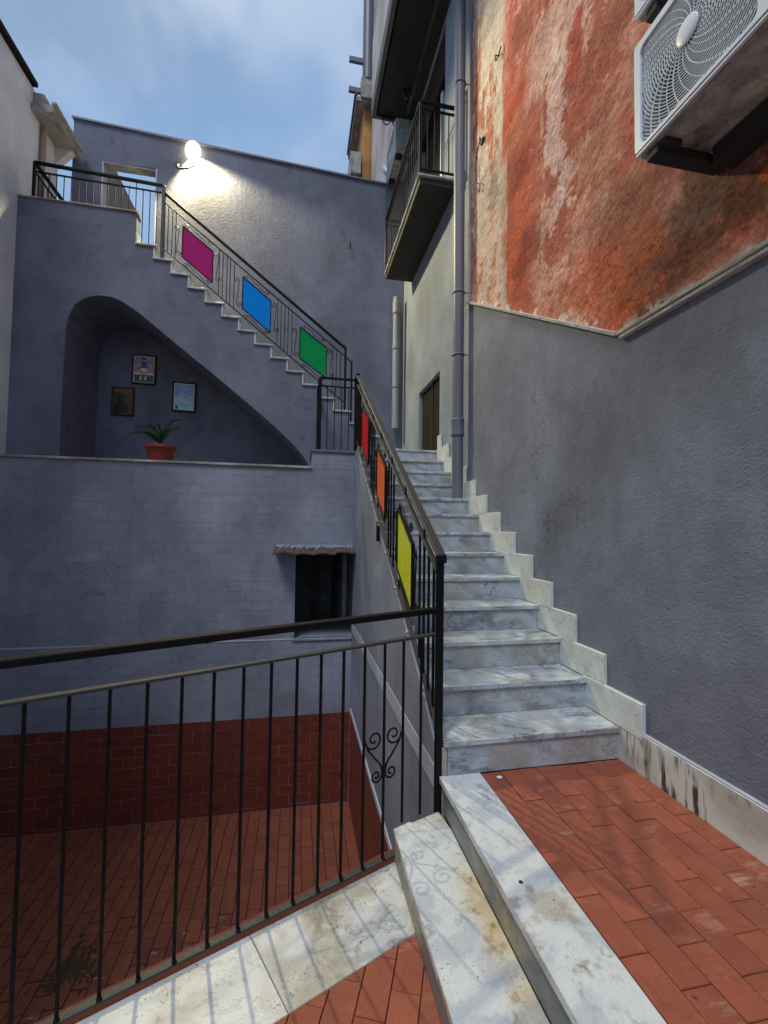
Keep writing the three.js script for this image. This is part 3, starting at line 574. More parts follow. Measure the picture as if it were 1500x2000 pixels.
// ================================================================ UPPER FLIGHT
const FZ = -4.2, BZ = -5.2, UR = 0.1742, UT = 0.2237;
const treadL = (k) => -3.923 + (12 - k) * UT, treadY = (k) => 2.922 + k * UR;   // k = 0 (lowest measured) .. 12
{
  const t = thing('upper_staircase', 'grey upper staircase with marble treads rising left over an arched alcove', 'staircase', [-3.0, 1.99, -4.7]);
  const arch = [[-4.731, 1.985], [-4.728, 2.904], [-4.717, 3.719], [-4.694, 3.911], [-4.629, 4.075], [-4.53, 4.171], [-4.45, 4.213], [-4.362, 4.236], [-4.27, 4.243], [-4.191, 4.236], [-4.10, 4.208], [-4.017, 4.165], [-3.842, 4.053], [-3.614, 3.87], [-3.385, 3.69], [-3.156, 3.51], [-2.92, 3.33], [-2.683, 3.141], [-2.444, 2.95], [-2.198, 2.751], [-1.951, 2.539], [-1.753, 2.348], [-1.64, 2.21], [-1.599, 2.15], [-1.563, 2.05], [-1.56, 1.985]];
  const o = [[-5.33, 1.985], ...arch, [-1.0, 1.985], [-1.0, 2.21], [-0.34, 2.21], [-0.34, 2.21 + 0.17]];
  o.push([-0.56, 2.38], [-0.56, 2.55], [-0.78, 2.55], [-0.78, 2.722], [-1.0, 2.722], [-1.0, 2.892]);
  for (let k = 0; k <= 12; k++) { o.push([treadL(k), treadY(k) - 0.03]); o.push([treadL(k), k < 12 ? treadY(k + 1) - 0.03 : 5.42]); }
  o.push([-5.33, 5.42]);
  // kerb only near the face: main body stops at the landing level
  const body = o.filter((p, i) => !(i >= o.length - 2)); body.push([-3.923, 5.19], [-5.33, 5.19]);
  part(t, 'stair_body', prism(body, [], 'z', FZ, BZ + 0.001, 0.4, 0.2), M.greyPaint);
  part(t, 'kerb', cbox(-5.33, -3.923, 5.188, 5.425, FZ - 0.12, FZ, 0.004), M.greyPaint);
  part(t, 'kerb_coping', cbox(-5.33, -3.905, 5.4255, 5.445, FZ - 0.135, FZ + 0.02, 0.004), M.concrete);
  for (let k = 0; k <= 12; k++) {
    const x0 = treadL(k), y = treadY(k);
    part(t, 'tread', cbox(x0 - 0.005, x0 + UT + 0.035, y - 0.029, y, BZ + 0.002, FZ + 0.022, 0.005, rr(0, 9), rr(0, 9)), M.marbleStair);
    part(t, 'riser', cbox(x0 - 0.0, x0 + 0.018, y + 0.0005, y + UR - 0.03, BZ + 0.002, FZ + 0.006, 0.002, rr(0, 9), rr(0, 9)), M.marbleSkirt);
    // skirting on the back wall
    part(t, 'skirting_slab', cbox(x0 + 0.02, x0 + UT + 0.05, y + 0.001, y + 0.13, BZ + 0.002, BZ + 0.02, 0.002, rr(0, 9), rr(0, 9)), M.marbleSkirt);
  }
  [[-0.56, 2.41], [-0.78, 2.58], [-1.0, 2.752]].forEach(([x, y], i) => {
    part(t, 'tread', cbox(x - 0.005, x + 0.24, y - 0.029, y, BZ + 0.002, FZ + 0.02, 0.004, i, 2), M.marbleStair);
    part(t, 'riser', cbox(x + 0.22 - 0.0, x + 0.238, y - 0.168, y - 0.03, BZ + 0.002, FZ + 0.004, 0.002, i, 5), M.concrete);
  });
}

// back wall with doorway
{
  const t = thing('back_wall', 'tall grey blue wall behind the upper staircase with an open doorway', 'wall', [-2.6, 1.99, -5.3]);
  part(t, 'wall', prism([[-5.2, 1.985], [-5.2, 7.43], [0.02, 7.185], [0.02, 1.985]], [[[-4.786, 5.19], [-4.0, 5.19], [-4.0, 6.85], [-4.786, 6.835]]], 'z', BZ, BZ - 0.14, 0.7, 0.9), M.greyPaint);
  const cp = prism([[-5.22, 7.434], [-5.22, 7.462], [0.02, 7.217], [0.02, 7.189]], [], 'z', BZ + 0.03, BZ - 0.17);
  part(t, 'coping', cp, M.pipe);
  const f = part(t, 'door_frame', mer(cbox(-4.7865, -4.765, 5.19, 6.836, BZ - 0.142, BZ + 0.006, 0.002), cbox(-4.021, -3.9995, 5.19, 6.851, BZ - 0.142, BZ + 0.006, 0.002)), M.whitePaint, 'pale doorway reveals');
  part(t, 'door_lintel', cbox(-4.764, -4.022, 6.812, 6.832, BZ - 0.142, BZ + 0.006, 0.002), M.concrete);
  part(t, 'threshold', cbox(-4.76, -4.03, 5.191, 5.205, BZ - 0.142, BZ - 0.002), M.marbleStair);
  part(t, 'wall_hook', tube([V(-0.93, 6.05, BZ), V(-0.93, 6.07, BZ + 0.06), V(-0.93, 6.0, BZ + 0.09), V(-0.95, 5.94, BZ + 0.07)], 0.012, 16), M.iron);
}
// gable end seen through the doorway
{
  const t = thing('neighbour_gable', 'brown sloping gable wall seen through the open doorway', 'wall', [-5.0, 4, -6.7]);
  part(t, 'wall', prism([[-5.35, 3], [-5.35, 8.05], [-5.18, 7.85], [-4.79, 7.08], [-4.83, 7.0], [-4.83, 3]], [], 'z', -6.6, -6.9), M.brownGable);
}

// ================================================================ HOUSE ON THE RIGHT
{
  const t = thing('right_house', 'tall house on the right with peeling red plaster above grey stucco', 'house', [0.2, 0, -1]);
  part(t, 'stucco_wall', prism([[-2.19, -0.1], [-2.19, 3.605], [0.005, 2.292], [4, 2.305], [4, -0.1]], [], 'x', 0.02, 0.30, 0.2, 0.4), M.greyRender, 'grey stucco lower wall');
  // red plaster with real unevenness
  const zs = 110, ys = 120, z0 = -2.2, z1 = 4.0, yTop = 10.5, tr = [], uv = [];
  const cap = (z) => (z < 0.005 ? 3.605 - (z + 2.19) * 0.598 : 2.292 + (z - 0.005) * 0.003) - 0.015;
  const P = (i, j) => { const z = z0 + (z1 - z0) * Math.pow(i / zs, 1.15), y = cap(z) + (yTop - cap(z)) * Math.pow(j / ys, 1.4), e = j === ys || i === 0 ? 0 : 0.010 * (fbm(z / 6 + 0.5, y / 10, 18, 34, 4, 1401, 0.55) - 0.5) + 0.004 * (fbm(z / 6 + 0.5, y / 10, 60, 120, 2, 1411) - 0.5); return [0.042 + e, y, z]; };
  const grid = []; for (let i = 0; i <= zs; i++) { grid.push([]); for (let j = 0; j <= ys; j++) grid[i].push(P(i, j)); }
  const pos = [], uvs = [], idx = [];
  for (let i = 0; i <= zs; i++) for (let j = 0; j <= ys; j++) { pos.push(...grid[i][j]); uvs.push(grid[i][j][2] + 2.25, grid[i][j][1] - 2.2); }
  for (let i = 0; i < zs; i++) for (let j = 0; j < ys; j++) { const a = i * (ys + 1) + j, b = a + ys + 1; idx.push(a, a + 1, b, b, a + 1, b + 1); }
  const g = new THREE.BufferGeometry(); g.setAttribute('position', new THREE.Float32BufferAttribute(pos, 3)); g.setAttribute('uv', new THREE.Float32BufferAttribute(uvs, 2)); g.setIndex(idx); g.computeVertexNormals();
  part(t, 'plaster_wall', g, M.redPlaster, 'peeling red and cream plaster upper wall');
  part(t, 'wall_core', prism([[-2.195, 0], [-2.195, 10.5], [4, 10.5], [4, 0]], [], 'x', 0.075, 0.30), M.concrete);
  // lit grey part beyond the drainpipe with door and balcony door
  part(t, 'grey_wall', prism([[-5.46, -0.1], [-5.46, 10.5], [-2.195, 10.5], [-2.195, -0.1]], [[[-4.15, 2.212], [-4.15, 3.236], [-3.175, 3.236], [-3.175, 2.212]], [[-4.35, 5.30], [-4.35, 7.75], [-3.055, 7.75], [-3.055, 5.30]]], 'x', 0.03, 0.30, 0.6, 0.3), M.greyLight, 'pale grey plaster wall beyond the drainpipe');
  const d = part(t, 'door', cbox(0.085, 0.11, 2.215, 3.234, -4.148, -3.177), M.wood);
  part(d, 'door_post', cbox(0.065, 0.0845, 2.215, 3.234, -3.62, -3.60, 0.003), M.ironGrey);
  const b = part(t, 'balcony_door', cbox(0.15, 0.18, 5.30, 7.75, -4.35, -3.055), M.wood);
  part(b, 'door_post', cbox(0.09, 0.15, 5.31, 7.7, -3.42, -3.36, 0.004), M.acWhite);
  part(b, 'door_post', cbox(0.09, 0.15, 5.31, 7.7, -3.09, -3.06, 0.004), M.acWhite);
  part(b, 'shutter_box', cbox(0.05, 0.15, 7.15, 7.74, -4.34, -3.06, 0.004), M.wood);
  // coping that follows the stucco
  const y = (z) => (z < 0.005 ? 3.605 - (z + 2.19) * 0.598 : 2.292 + (z - 0.005) * 0.003);
  const c1 = bar(V(0.02, y(-2.19) + 0.006, -2.19), V(0.02, y(0) + 0.008, 0.0), 0.052, 0.022), c2 = bar(V(0.02, y(0) + 0.007, 0.002), V(0.02, y(4) + 0.008, 4), 0.052, 0.022);
  part(t, 'coping', mer(c1, c2), M.cement);
  part(t, 'coping_drip', mer(bar(V(0.012, y(0) - 0.024, 0.03), V(0.012, y(4) - 0.022, 4), 0.04, 0.018)), M.cement);
  part(t, 'plaster_edge', tube(Array.from({ length: 26 }, (_, i) => V(0.03 + rr(-0.006, 0.006), 3.6 + i * 0.27, -2.195 + rr(-0.008, 0.008))), 0.012, 120, 5), M.cement);
  part(t, 'roof_slab', cbox(-0.02, 4, 10.5, 10.7, -5.46, 4), M.concrete);
}
// loose wires on the plaster
function wire(label, pts) { const o = thing('loose_wire', label, 'wire', pts[0], 'loose wires on the red plaster'); part(o, 'wire', tube(pts.map((p) => V(...p)), 0.006, 30, 5), M.black); return o; }
{
  const w = wire('black loose wire curling from a dark lump painted as a hole on the cream plaster strip', [[0.045, 5.13, -1.93], [0.01, 5.16, -1.91], [0.0, 5.1, -1.88], [0.01, 5.02, -1.99], [0.012, 4.88, -2.01], [0.012, 4.74, -1.97], [0.012, 4.66, -1.9], [0.012, 4.6, -1.92], [0.01, 4.66, -1.95]]);
  part(w, 'hole_lump', new THREE.SphereGeometry(0.045, 10, 8).scale(0.35, 0.7, 1).translate(0.035, 5.12, -1.9).toNonIndexed(), M.black);  // dark lump in place of the shade inside a hole in the plaster
  wire('short bent nail of black wire high on the plaster', [[0.04, 5.62, -1.54], [0.0, 5.6, -1.53], [0.0, 5.54, -1.52], [0.01, 5.56, -1.48], [0.02, 5.62, -1.46]]);
}

// drainpipes
function drain(name, label, x, z, y0, y1, r, mat, collars, straps) {
  const t = thing(name, label, 'drainpipe', [x, y0, z], 'drainpipes on the right house');
  part(t, 'pipe', new THREE.CylinderGeometry(r, r, y1 - y0, 24, 1).translate(x, (y0 + y1) / 2, z).toNonIndexed(), mat);
  for (const [a, b, k] of collars) part(t, 'collar', new THREE.LatheGeometry([[r, 0], [r * k, 0.005], [r * k, 0.03], [r * k * 0.94, 0.035], [r * k * 0.94, b - a - 0.035], [r * k, b - a - 0.03], [r * k, b - a - 0.004], [r, b - a]].map((q) => new THREE.Vector2(...q)), 24).translate(x, a, z).toNonIndexed(), mat);
  for (const y of straps) part(t, 'strap', mer(new THREE.TorusGeometry(r + 0.004, 0.005, 6, 24).rotateX(Math.PI / 2).scale(1, 2.2, 1).translate(x, y, z).toNonIndexed(), rod(V(x, y, z), V(0.05, y + 0.01, z + 0.02), 0.006)), M.pipe);
  return t;
}
drain('drainpipe', 'grey purple drainpipe from the staircase up the tall house beside the red plaster', -0.082, -2.225, 1.53, 10.3, 0.058, M.pipe, [[2.185, 2.375, 1.18]], [3.05, 3.72, 6.02]);
drain('drainpipe', 'pale grey drainpipe in the corner below the balcony', -0.125, -5.06, 2.9, 5.15, 0.062, M.pipeLight, [[4.25, 4.33, 1.16], [4.86, 5.06, 1.2]], [3.6]);

// corner cable
{ const t = thing('wall_cable', 'thin black cable hanging down the back wall near the balcony', 'cable', [-0.31, 5.7, -5.18]); part(t, 'cable', tube([V(-0.31, 7.35, -5.17), V(-0.312, 6.6, -5.185), V(-0.315, 5.9, -5.185), V(-0.31, 5.66, -5.18)], 0.008, 20, 5), M.pipe); }

// balcony
function rail2(t, name, pts, w, h, mat) { for (let i = 0; i + 1 < pts.length; i++) part(t, name, bar(pts[i], pts[i + 1], w, h), mat); }
{
  const t = thing('balcony', 'narrow balcony with black iron railing on the pale grey wall', 'balcony', [-0.2, 5.2, -3.65]);
  part(t, 'slab', cbox(-0.40, 0.035, 5.215, 5.29, -4.66, -2.66, 0.006), M.darkSlab);
  part(t, 'slab_edge', mer(cbox(-0.425, 0.03, 5.2905, 5.318, -4.69, -2.63, 0.006)), M.cement, 'pale stone edge of the balcony floor');
  const x = -0.40, zn = -2.655, zf = -4.66, y0 = 5.38, y1 = 6.19;
  const cs = [V(0.03, y1, zn), V(x, y1, zn), V(x, y1, zf), V(0.03, y1, zf)];
  rail2(t, 'handrail', cs, 0.045, 0.022, M.iron);
  rail2(t, 'upper_rail', cs.map((p) => p.clone().setY(y1 - 0.085)), 0.03, 0.012, M.iron);
  rail2(t, 'lower_rail', cs.map((p) => p.clone().setY(y0)), 0.03, 0.012, M.iron);
  for (const [px, pz] of [[x, zn], [x, zf]]) part(t, 'post', bar(V(px, 5.3, pz), V(px, y1, pz), 0.03, 0.03, V(1, 0, 0)), M.iron);
  for (let i = 1; i < 20; i++) part(t, 'baluster', rod(V(x, y0, mix(zn, zf, i / 20)), V(x, y1 - 0.085, mix(zn, zf, i / 20)), 0.007, 6), M.iron);
  for (const z of [zn, zf]) for (let i = 1; i < 5; i++) part(t, 'baluster', rod(V(mix(x, 0.03, i / 5), y0, z), V(mix(x, 0.03, i / 5), y1 - 0.085, z), 0.007, 6), M.iron);
}
// soffit of the balcony above with three little spotlights (off)
{
  const t = thing('upper_balcony', 'dark grey slab of the higher balcony with framed underside', 'balcony', [-0.3, 8, -3.4]);
  part(t, 'slab', cbox(-0.565, 0.035, 8.0, 8.15, -4.74, -0.9, 0.006), M.darkSlab);
  part(t, 'fascia', mer(cbox(-0.655, -0.59, 7.975, 8.24, -4.80, -0.9, 0.004), cbox(-0.589, 0.03, 7.975, 8.24, -4.80, -4.745, 0.004)), S({ map: paint([0.13, 0.135, 0.13], 1501, 0.3, 1), roughness: 0.7 }));
  part(t, 'parapet', cbox(-0.65, -0.57, 8.245, 9.3, -4.79, -0.9, 0.006), M.paleHouse);
  part(t, 'lintel_beam', cbox(-0.12, 0.032, 7.80, 7.998, -4.5, -2.7, 0.006), M.darkSlab);
  const s = thing('spotlight', 'three small dark spotlights in a row under the higher balcony', 'light', [-0.17, 7.95, -4.25]);
  part(s, 'mount', cbox(-0.25, -0.04, 7.975, 8.0, -4.28, -4.23, 0.004), M.black);
  for (const [x, z] of [[-0.21, -4.28], [-0.145, -4.255], [-0.08, -4.23]]) { part(s, 'lamp_head', new THREE.CylinderGeometry(0.03, 0.036, 0.08, 14).rotateZ(0.5).translate(x, 7.93, z).toNonIndexed(), M.black); part(s, 'lens', new THREE.SphereGeometry(0.018, 10, 8).translate(x + 0.018, 7.896, z).toNonIndexed(), M.alu); }
}
// scroll path: S shape of length L, spiral radius r, in plane coordinates
function sPath(L, r, turns = 1.35) {
  const half = [], n = 26, c = L / 2 - r;
  for (let i = 0; i <= n; i++) { const q = i / n, rad = r * (0.22 + 0.78 * q), a = Math.PI * 2 * turns * (1 - q); half.push([rad * Math.cos(a), c + rad * Math.sin(a)]); }
  return [...half, ...half.map(([a, b]) => [-a, -b]).reverse()];
}
const scroll = (map, L, r, tr, tilt = 0, flip = 1, turns) => tube(sPath(L, r, turns).map(([a, b]) => { a *= flip; return map(a * Math.cos(tilt) - b * Math.sin(tilt), a * Math.sin(tilt) + b * Math.cos(tilt)); }), tr, 110, 5);
{ const t = thing('scroll_bracket', 'black iron scroll bracket under the end of the higher balcony', 'bracket', [-0.3, 7.8, -4.7]); part(t, 'scroll', scroll((a, b) => V(-0.28 + b, 7.83 + a, -4.72), 0.46, 0.085, 0.009, 0.5, -1), M.iron); part(t, 'rod', rod(V(-0.55, 7.97, -4.72), V(0.03, 7.97, -4.72), 0.009), M.iron); }

// ---------------------------------------------------------------- air conditioners
function airCon(name, label, x0, x1, y0, y1, z0, z1, fc, fine, skin = M.acWhite) {    // front faces -x at x0
  const t = thing(name, label, 'air conditioner', [(x0 + x1) / 2, y0, (z0 + z1) / 2], 'air conditioners on the house walls');
  const gy0 = y0 + 0.03, gy1 = y1 - 0.03, gz0 = z0 + 0.032, gz1 = z0 + 0.032 + (y1 - y0) * 0.98, R = 0.03;
  const rect = (a0, a1, b0, b1, r) => { const s = new THREE.Path(); s.moveTo(a0 + r, b0); s.lineTo(a1 - r, b0); s.absarc(a1 - r, b0 + r, r, -Math.PI / 2, 0); s.lineTo(a1, b1 - r); s.absarc(a1 - r, b1 - r, r, 0, Math.PI / 2); s.lineTo(a0 + r, b1); s.absarc(a0 + r, b1 - r, r, Math.PI / 2, Math.PI); s.lineTo(a0, b0 + r); s.absarc(a0 + r, b0 + r, r, Math.PI, Math.PI * 1.5); return s.getPoints(6); };
  part(t, 'case', mer(cbox(x0 + 0.06, x1, y1 - 0.008, y1, z0, z1, 0.003), cbox(x0 + 0.06, x1, y0 + 0.012, y0 + 0.02, z0, z1, 0.003), cbox(x0 + 0.06, x1, y0 + 0.0201, y1 - 0.0081, z0, z0 + 0.008, 0.003), cbox(x0 + 0.06, x1, y0 + 0.0201, y1 - 0.0081, z1 - 0.008, z1, 0.003), cbox(x0 + 0.06, x1 - 0.01, y0 + 0.0201, y1 - 0.0081, gz1 + 0.02, gz1 + 0.028)), skin);
  part(t, 'condenser_coil', mer(Array.from({ length: fine ? 40 : 10 }, (_, i) => { const y = mix(y0 + 0.022, y1 - 0.01, (i + 0.1) / (fine ? 40 : 10)); return cbox(x1 - 0.03, x1 - 0.002, y, y + (y1 - y0) / (fine ? 55 : 14), z0 + 0.009, z1 - 0.009); }).concat([cbox(x1 - 0.0018, x1, y0 + 0.0201, y1 - 0.0081, z0 + 0.0081, z1 - 0.0081)])), M.coil);
  part(t, 'front_panel', prism(rect(z0, z1, y0 + 0.016, y1, 0.012).map((p) => [p.x, p.y]), [rect(gz0, gz1, gy0, gy1, R).map((p) => [p.x, p.y])], 'x', x0, x0 + 0.0595), skin);
  part(t, 'base_pan', cbox(x0 + 0.018, x1 - 0.004, y0 - 0.006, y0 + 0.0115, z0 + 0.008, z1 - 0.008, 0.003), M.acBelly);
  part(t, 'bottom_lip', cbox(x0 + 0.002, x0 + 0.016, y0 - 0.002, y0 + 0.011, z0 + 0.002, z1 - 0.002, 0.003), M.acWhite);
  // grille
  const [fy, fz] = fc, inside = (y, z) => y > gy0 && y < gy1 && z > gz0 && z < gz1, gs = [], xg = x0 + 0.008, ribbon = (pts, w) => {
    const tr = []; for (let i = 0; i + 1 < pts.length; i++) { const [a, b] = pts[i], [c, d] = pts[i + 1]; if (!inside(a, b) || !inside(c, d)) continue; const l = Math.hypot(c - a, d - b), ny = -(d - b) / l * w / 2, nz = (c - a) / l * w / 2, A = [xg, a + ny, b + nz], B = [xg, c + ny, d + nz], C = [xg, c - ny, d - nz], D = [xg, a - ny, b - nz], k = (p) => [p[0] + 0.004, p[1], p[2]];
      for (const q of [[A, B, C, D], [k(D), k(C), k(B), k(A)], [A, k(A), k(B), B], [D, C, k(C), k(D)]]) tr.push(...q[0], ...q[1], ...q[2], ...q[0], ...q[2], ...q[3]); }
    if (tr.length) gs.push(uvw(fromTris(tr)));
  };
  const nr = fine ? 23 : 8, rm = fine ? 0.42 : 0.3;
  for (let i = 1; i <= nr * 1.4; i++) { const rad = 0.05 + i * (fine ? 0.0118 : 0.022), pts = []; for (let a = 0; a <= 72; a++) pts.push([fy + rad * Math.sin(a / 36 * Math.PI), fz + rad * Math.cos(a / 36 * Math.PI)]); ribbon(pts, fine ? 0.0019 : 0.004); }
  const ns = fine ? 30 : 10;
  for (let i = 0; i < ns; i++) { const pts = []; for (let q = 0; q <= 24; q++) { const s = q / 24, rad = 0.045 + s * 0.33, a = i / ns * Math.PI * 2 + 1.15 * Math.pow(s, 0.8); pts.push([fy + rad * Math.sin(a), fz + rad * Math.cos(a)]); } ribbon(pts, fine ? (i % 3 ? 0.0022 : 0.0035) : 0.005); }
  part(t, 'fan_grille', mer(gs), M.acWhite);
  part(t, 'grille_hub', new THREE.SphereGeometry(0.048, 24, 12).scale(0.22, 1, 1).translate(x0 + 0.004, fy, fz).toNonIndexed(), M.acWhite);
  const RB = Math.min(0.2, (y1 - y0) * 0.42);
  for (let i = 0; i < 3; i++) {
    const a0 = i * 2.094, tr = [], Q = (r, s) => { const a = a0 + (s - 0.5) * 1.7 + 0.5 * (r / RB); return [x0 + 0.10 + 0.05 * (s - 0.5), fy + r * Math.sin(a), fz + r * Math.cos(a)]; };
    for (let p = 0; p < 4; p++) for (let q = 0; q < 6; q++) { const r0 = mix(0.04, RB, p / 4), r1 = mix(0.04, RB, (p + 1) / 4), A = Q(r0, q / 6), B = Q(r1, q / 6), C = Q(r1, (q + 1) / 6), D = Q(r0, (q + 1) / 6); tr.push(...A, ...B, ...C, ...A, ...C, ...D); }
    part(t, 'fan_blade', fromTris(tr), M.fanGrey);
  }
  part(t, 'fan_hub', new THREE.CylinderGeometry(0.045, 0.045, 0.07, 20).rotateZ(Math.PI / 2).translate(x0 + 0.10, fy, fz).toNonIndexed(), M.fanGrey);
  for (const zz of [z0 + 0.07, z1 - 0.12]) {
    part(t, 'bracket', mer(cbox(x0 + 0.02, 0.04, y0 - 0.05, y0 - 0.0065, zz - 0.03, zz + 0.03, 0.004)), M.acDark);
    part(t, 'foot', cbox(x0 + 0.03, x0 + 0.11, y0 - 0.03, y0 - 0.0062, zz + 0.024, zz + 0.06, 0.003), M.acDark);
  }
  part(t, 'shade_bar', cbox(-0.06, 0.042, y0 - 0.085, y0 - 0.0068, z0 + 0.12, z1 + 0.02, 0.004), M.acDark);  // added dark box that fills in the shade between unit and wall
  return t;
}
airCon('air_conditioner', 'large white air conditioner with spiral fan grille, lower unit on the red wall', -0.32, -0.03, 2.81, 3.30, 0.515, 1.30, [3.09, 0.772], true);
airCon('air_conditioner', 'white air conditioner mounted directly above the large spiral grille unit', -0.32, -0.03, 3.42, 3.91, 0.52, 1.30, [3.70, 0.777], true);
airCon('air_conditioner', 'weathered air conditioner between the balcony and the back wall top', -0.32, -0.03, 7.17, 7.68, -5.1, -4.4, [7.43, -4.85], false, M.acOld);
{
  const t = thing('hose_bundle', 'black insulated pipes hanging below the large air conditioner', 'pipes', [-0.05, 2.7, 1.05]);
  for (let i = 0; i < 3; i++) part(t, 'pipe', tube([V(-0.2, 2.83, 1.22 - i * 0.06), V(-0.1, 2.72, 1.15 - i * 0.06), V(-0.02, 2.68, 1.02 - i * 0.05), V(0.02, 2.74, 0.9)], 0.022, 24, 8), M.acDark);
}
{
  const t = thing('vent_elbow', 'white plastic vent elbow sticking out above the back wall', 'vent pipe', [0, 7.6, -5.7]);
  part(t, 'elbow', tube([V(0.05, 7.78, -5.62), V(-0.1, 7.8, -5.62), V(-0.22, 7.84, -5.66), V(-0.27, 7.93, -5.68)], 0.055, 20, 12), M.acWhite);
}

// ================================================================ BUILDINGS BEYOND
{
  const t = thing('pale_house', 'pale pink plastered house front beyond the balcony, seen edge on', 'house', [0.5, 0, -7]);
  part(t, 'wall', cbox(0.0, 2.5, -2.2, 18.0, -8.9, -5.47, 0.01), M.paleHouse);
  part(t, 'downpipe', rod(V(-0.12, 13.1, -9.02), V(-0.12, 18, -9.02), 0.14, 14), M.pipe);
  part(t, 'downpipe_head', cbox(-0.3, 0.02, 12.55, 13.1, -9.15, -8.91, 0.01), M.concrete);
}
{
  const t = thing('orange_house', 'narrow orange house front with brown eaves behind the pale one', 'house', [0, 0, -9.7]);
  part(t, 'wall', cbox(-0.2, 2.5, -2.2, 12.5, -10.6, -9.16, 0.01), M.orangeHouse);
  part(t, 'eave', cbox(-0.42, 2.5, 12.5, 12.62, -10.9, -8.98, 0.01), M.concrete);
  part(t, 'roof_edge', cbox(-0.46, -0.38, 12.621, 12.76, -10.9, -8.98, 0.01), M.roofTile);
  part(t, 'cornice', cbox(-0.3, -0.2, 8.7, 8.8, -10.6, -9.16, 0.01), M.concrete);
}
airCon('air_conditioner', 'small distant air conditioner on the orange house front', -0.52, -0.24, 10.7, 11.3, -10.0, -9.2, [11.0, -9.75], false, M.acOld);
{ const t = thing('roof_antenna_bracket', 'small blue grey metal brackets on the edge of the pale house', 'bracket', [-0.4, 12.9, -9]); for (const y of [12.72, 13.55]) part(t, 'bracket', cbox(-0.62, -0.2, y, y + 0.14, -9.06, -8.98, 0.01), M.pipe); }

{
  const t = thing('white_house', 'plain white plastered house wall on the left with a dark roof edge', 'house', [-5.6, 0, -1]);
  part(t, 'wall', cbox(-7.5, -5.33, -2.25, 7.1, -5.08, 5, 0.01), M.whiteHouse);
  part(t, 'roof_edge', cbox(-7.5, -5.27, 7.101, 7.17, -4.42, 5, 0.008), M.wood, 'dark roof edge');
  part(t, 'eave_slab', cbox(-5.33, -5.06, 6.76, 6.88, -5.15, -4.38, 0.012), M.concrete, 'stained concrete eave slab');
  part(t, 'eave_gutter', cbox(-5.09, -5.03, 6.882, 6.93, -5.15, -4.38, 0.01), M.cement);
  part(t, 'eave_block', cbox(-7.4, -5.2, 6.882, 7.05, -5.15, -4.42, 0.01), M.concrete);
  part(t, 'eave_bracket', prism([[-5.33, 6.758], [-5.1, 6.758], [-5.33, 6.5]], [], 'z', -5.08, -4.98), M.whiteHouse);
  part(t, 'downpipe', rod(V(-5.29, 2.0, -4.62), V(-5.29, 6.72, -4.62), 0.035, 10), S({ map: paint([0.30, 0.22, 0.19], 1601, 0.5, 0.5), roughness: 0.8 }), 'rusty brown downpipe');
}

// ================================================================ RAILINGS
// coloured panel in a frame with scrolls round it; map(s, y) -> world, corners by (s0, s1, lowAt0, highAt0, slope)
function panel(t, map, s0, s1, lo, hi, slope, color, name, label, thick) {
  const q = [[s0, lo], [s1, lo + slope * (s1 - s0)], [s1, hi + slope * (s1 - s0)], [s0, hi]], W = q.map(([s, y]) => map(s, y)), n = W[1].clone().sub(W[0]).cross(W[3].clone().sub(W[0])).normalize();
  const tr = []; const add = (pts, d0, d1) => { const A = pts.map((p) => p.clone().addScaledVector(n, d0)), B = pts.map((p) => p.clone().addScaledVector(n, d1)); const f = (...v) => { for (let i = 1; i + 1 < v.length; i++) tr.push(...v[0].toArray(), ...v[i].toArray(), ...v[i + 1].toArray()); }; f(...B); f(...[...A].reverse()); for (let i = 0; i < 4; i++) { const j = (i + 1) % 4; f(A[i], A[j], B[j], B[i]); } };
  add(W, -0.003, 0.003);
  const p = part(t, name, uvw(fromTris(tr)), color, label);
  const fr = []; for (let i = 0; i < 4; i++) fr.push(bar(W[i], W[(i + 1) % 4], 0.012, 0.024, n));
  part(p, 'frame', mer(fr), thick ?? M.iron);
  const c = [(s0 + s1) / 2, (lo + hi + slope * (s1 - s0)) / 2], ang = Math.atan(slope), mk = (cs, cy, L, r, tilt, flip) => part(p, 'scroll', scroll((a, b) => map(cs + a, cy + b), L, r, 0.005, tilt, flip, 1.3), M.iron);
  const h = hi - lo, e = 0.062;
  mk(s0 - e, (lo + hi) / 2, h * 0.92, 0.036, 0.13, 1); mk(s1 + e, (lo + hi) / 2 + slope * (s1 - s0), h * 0.92, 0.036, 0.13, 1);
  mk(c[0], hi + slope * (s1 - s0) / 2 + e * 0.9, Math.hypot(s1 - s0, slope * (s1 - s0)) * 0.82, 0.034, ang + Math.PI / 2 + 0.13, 1);
  mk(c[0], lo + slope * (s1 - s0) / 2 - e * 0.9, Math.hypot(s1 - s0, slope * (s1 - s0)) * 0.82, 0.034, ang + Math.PI / 2 + 0.13, 1);
  return p;
}
const G = 'wrought iron railings';
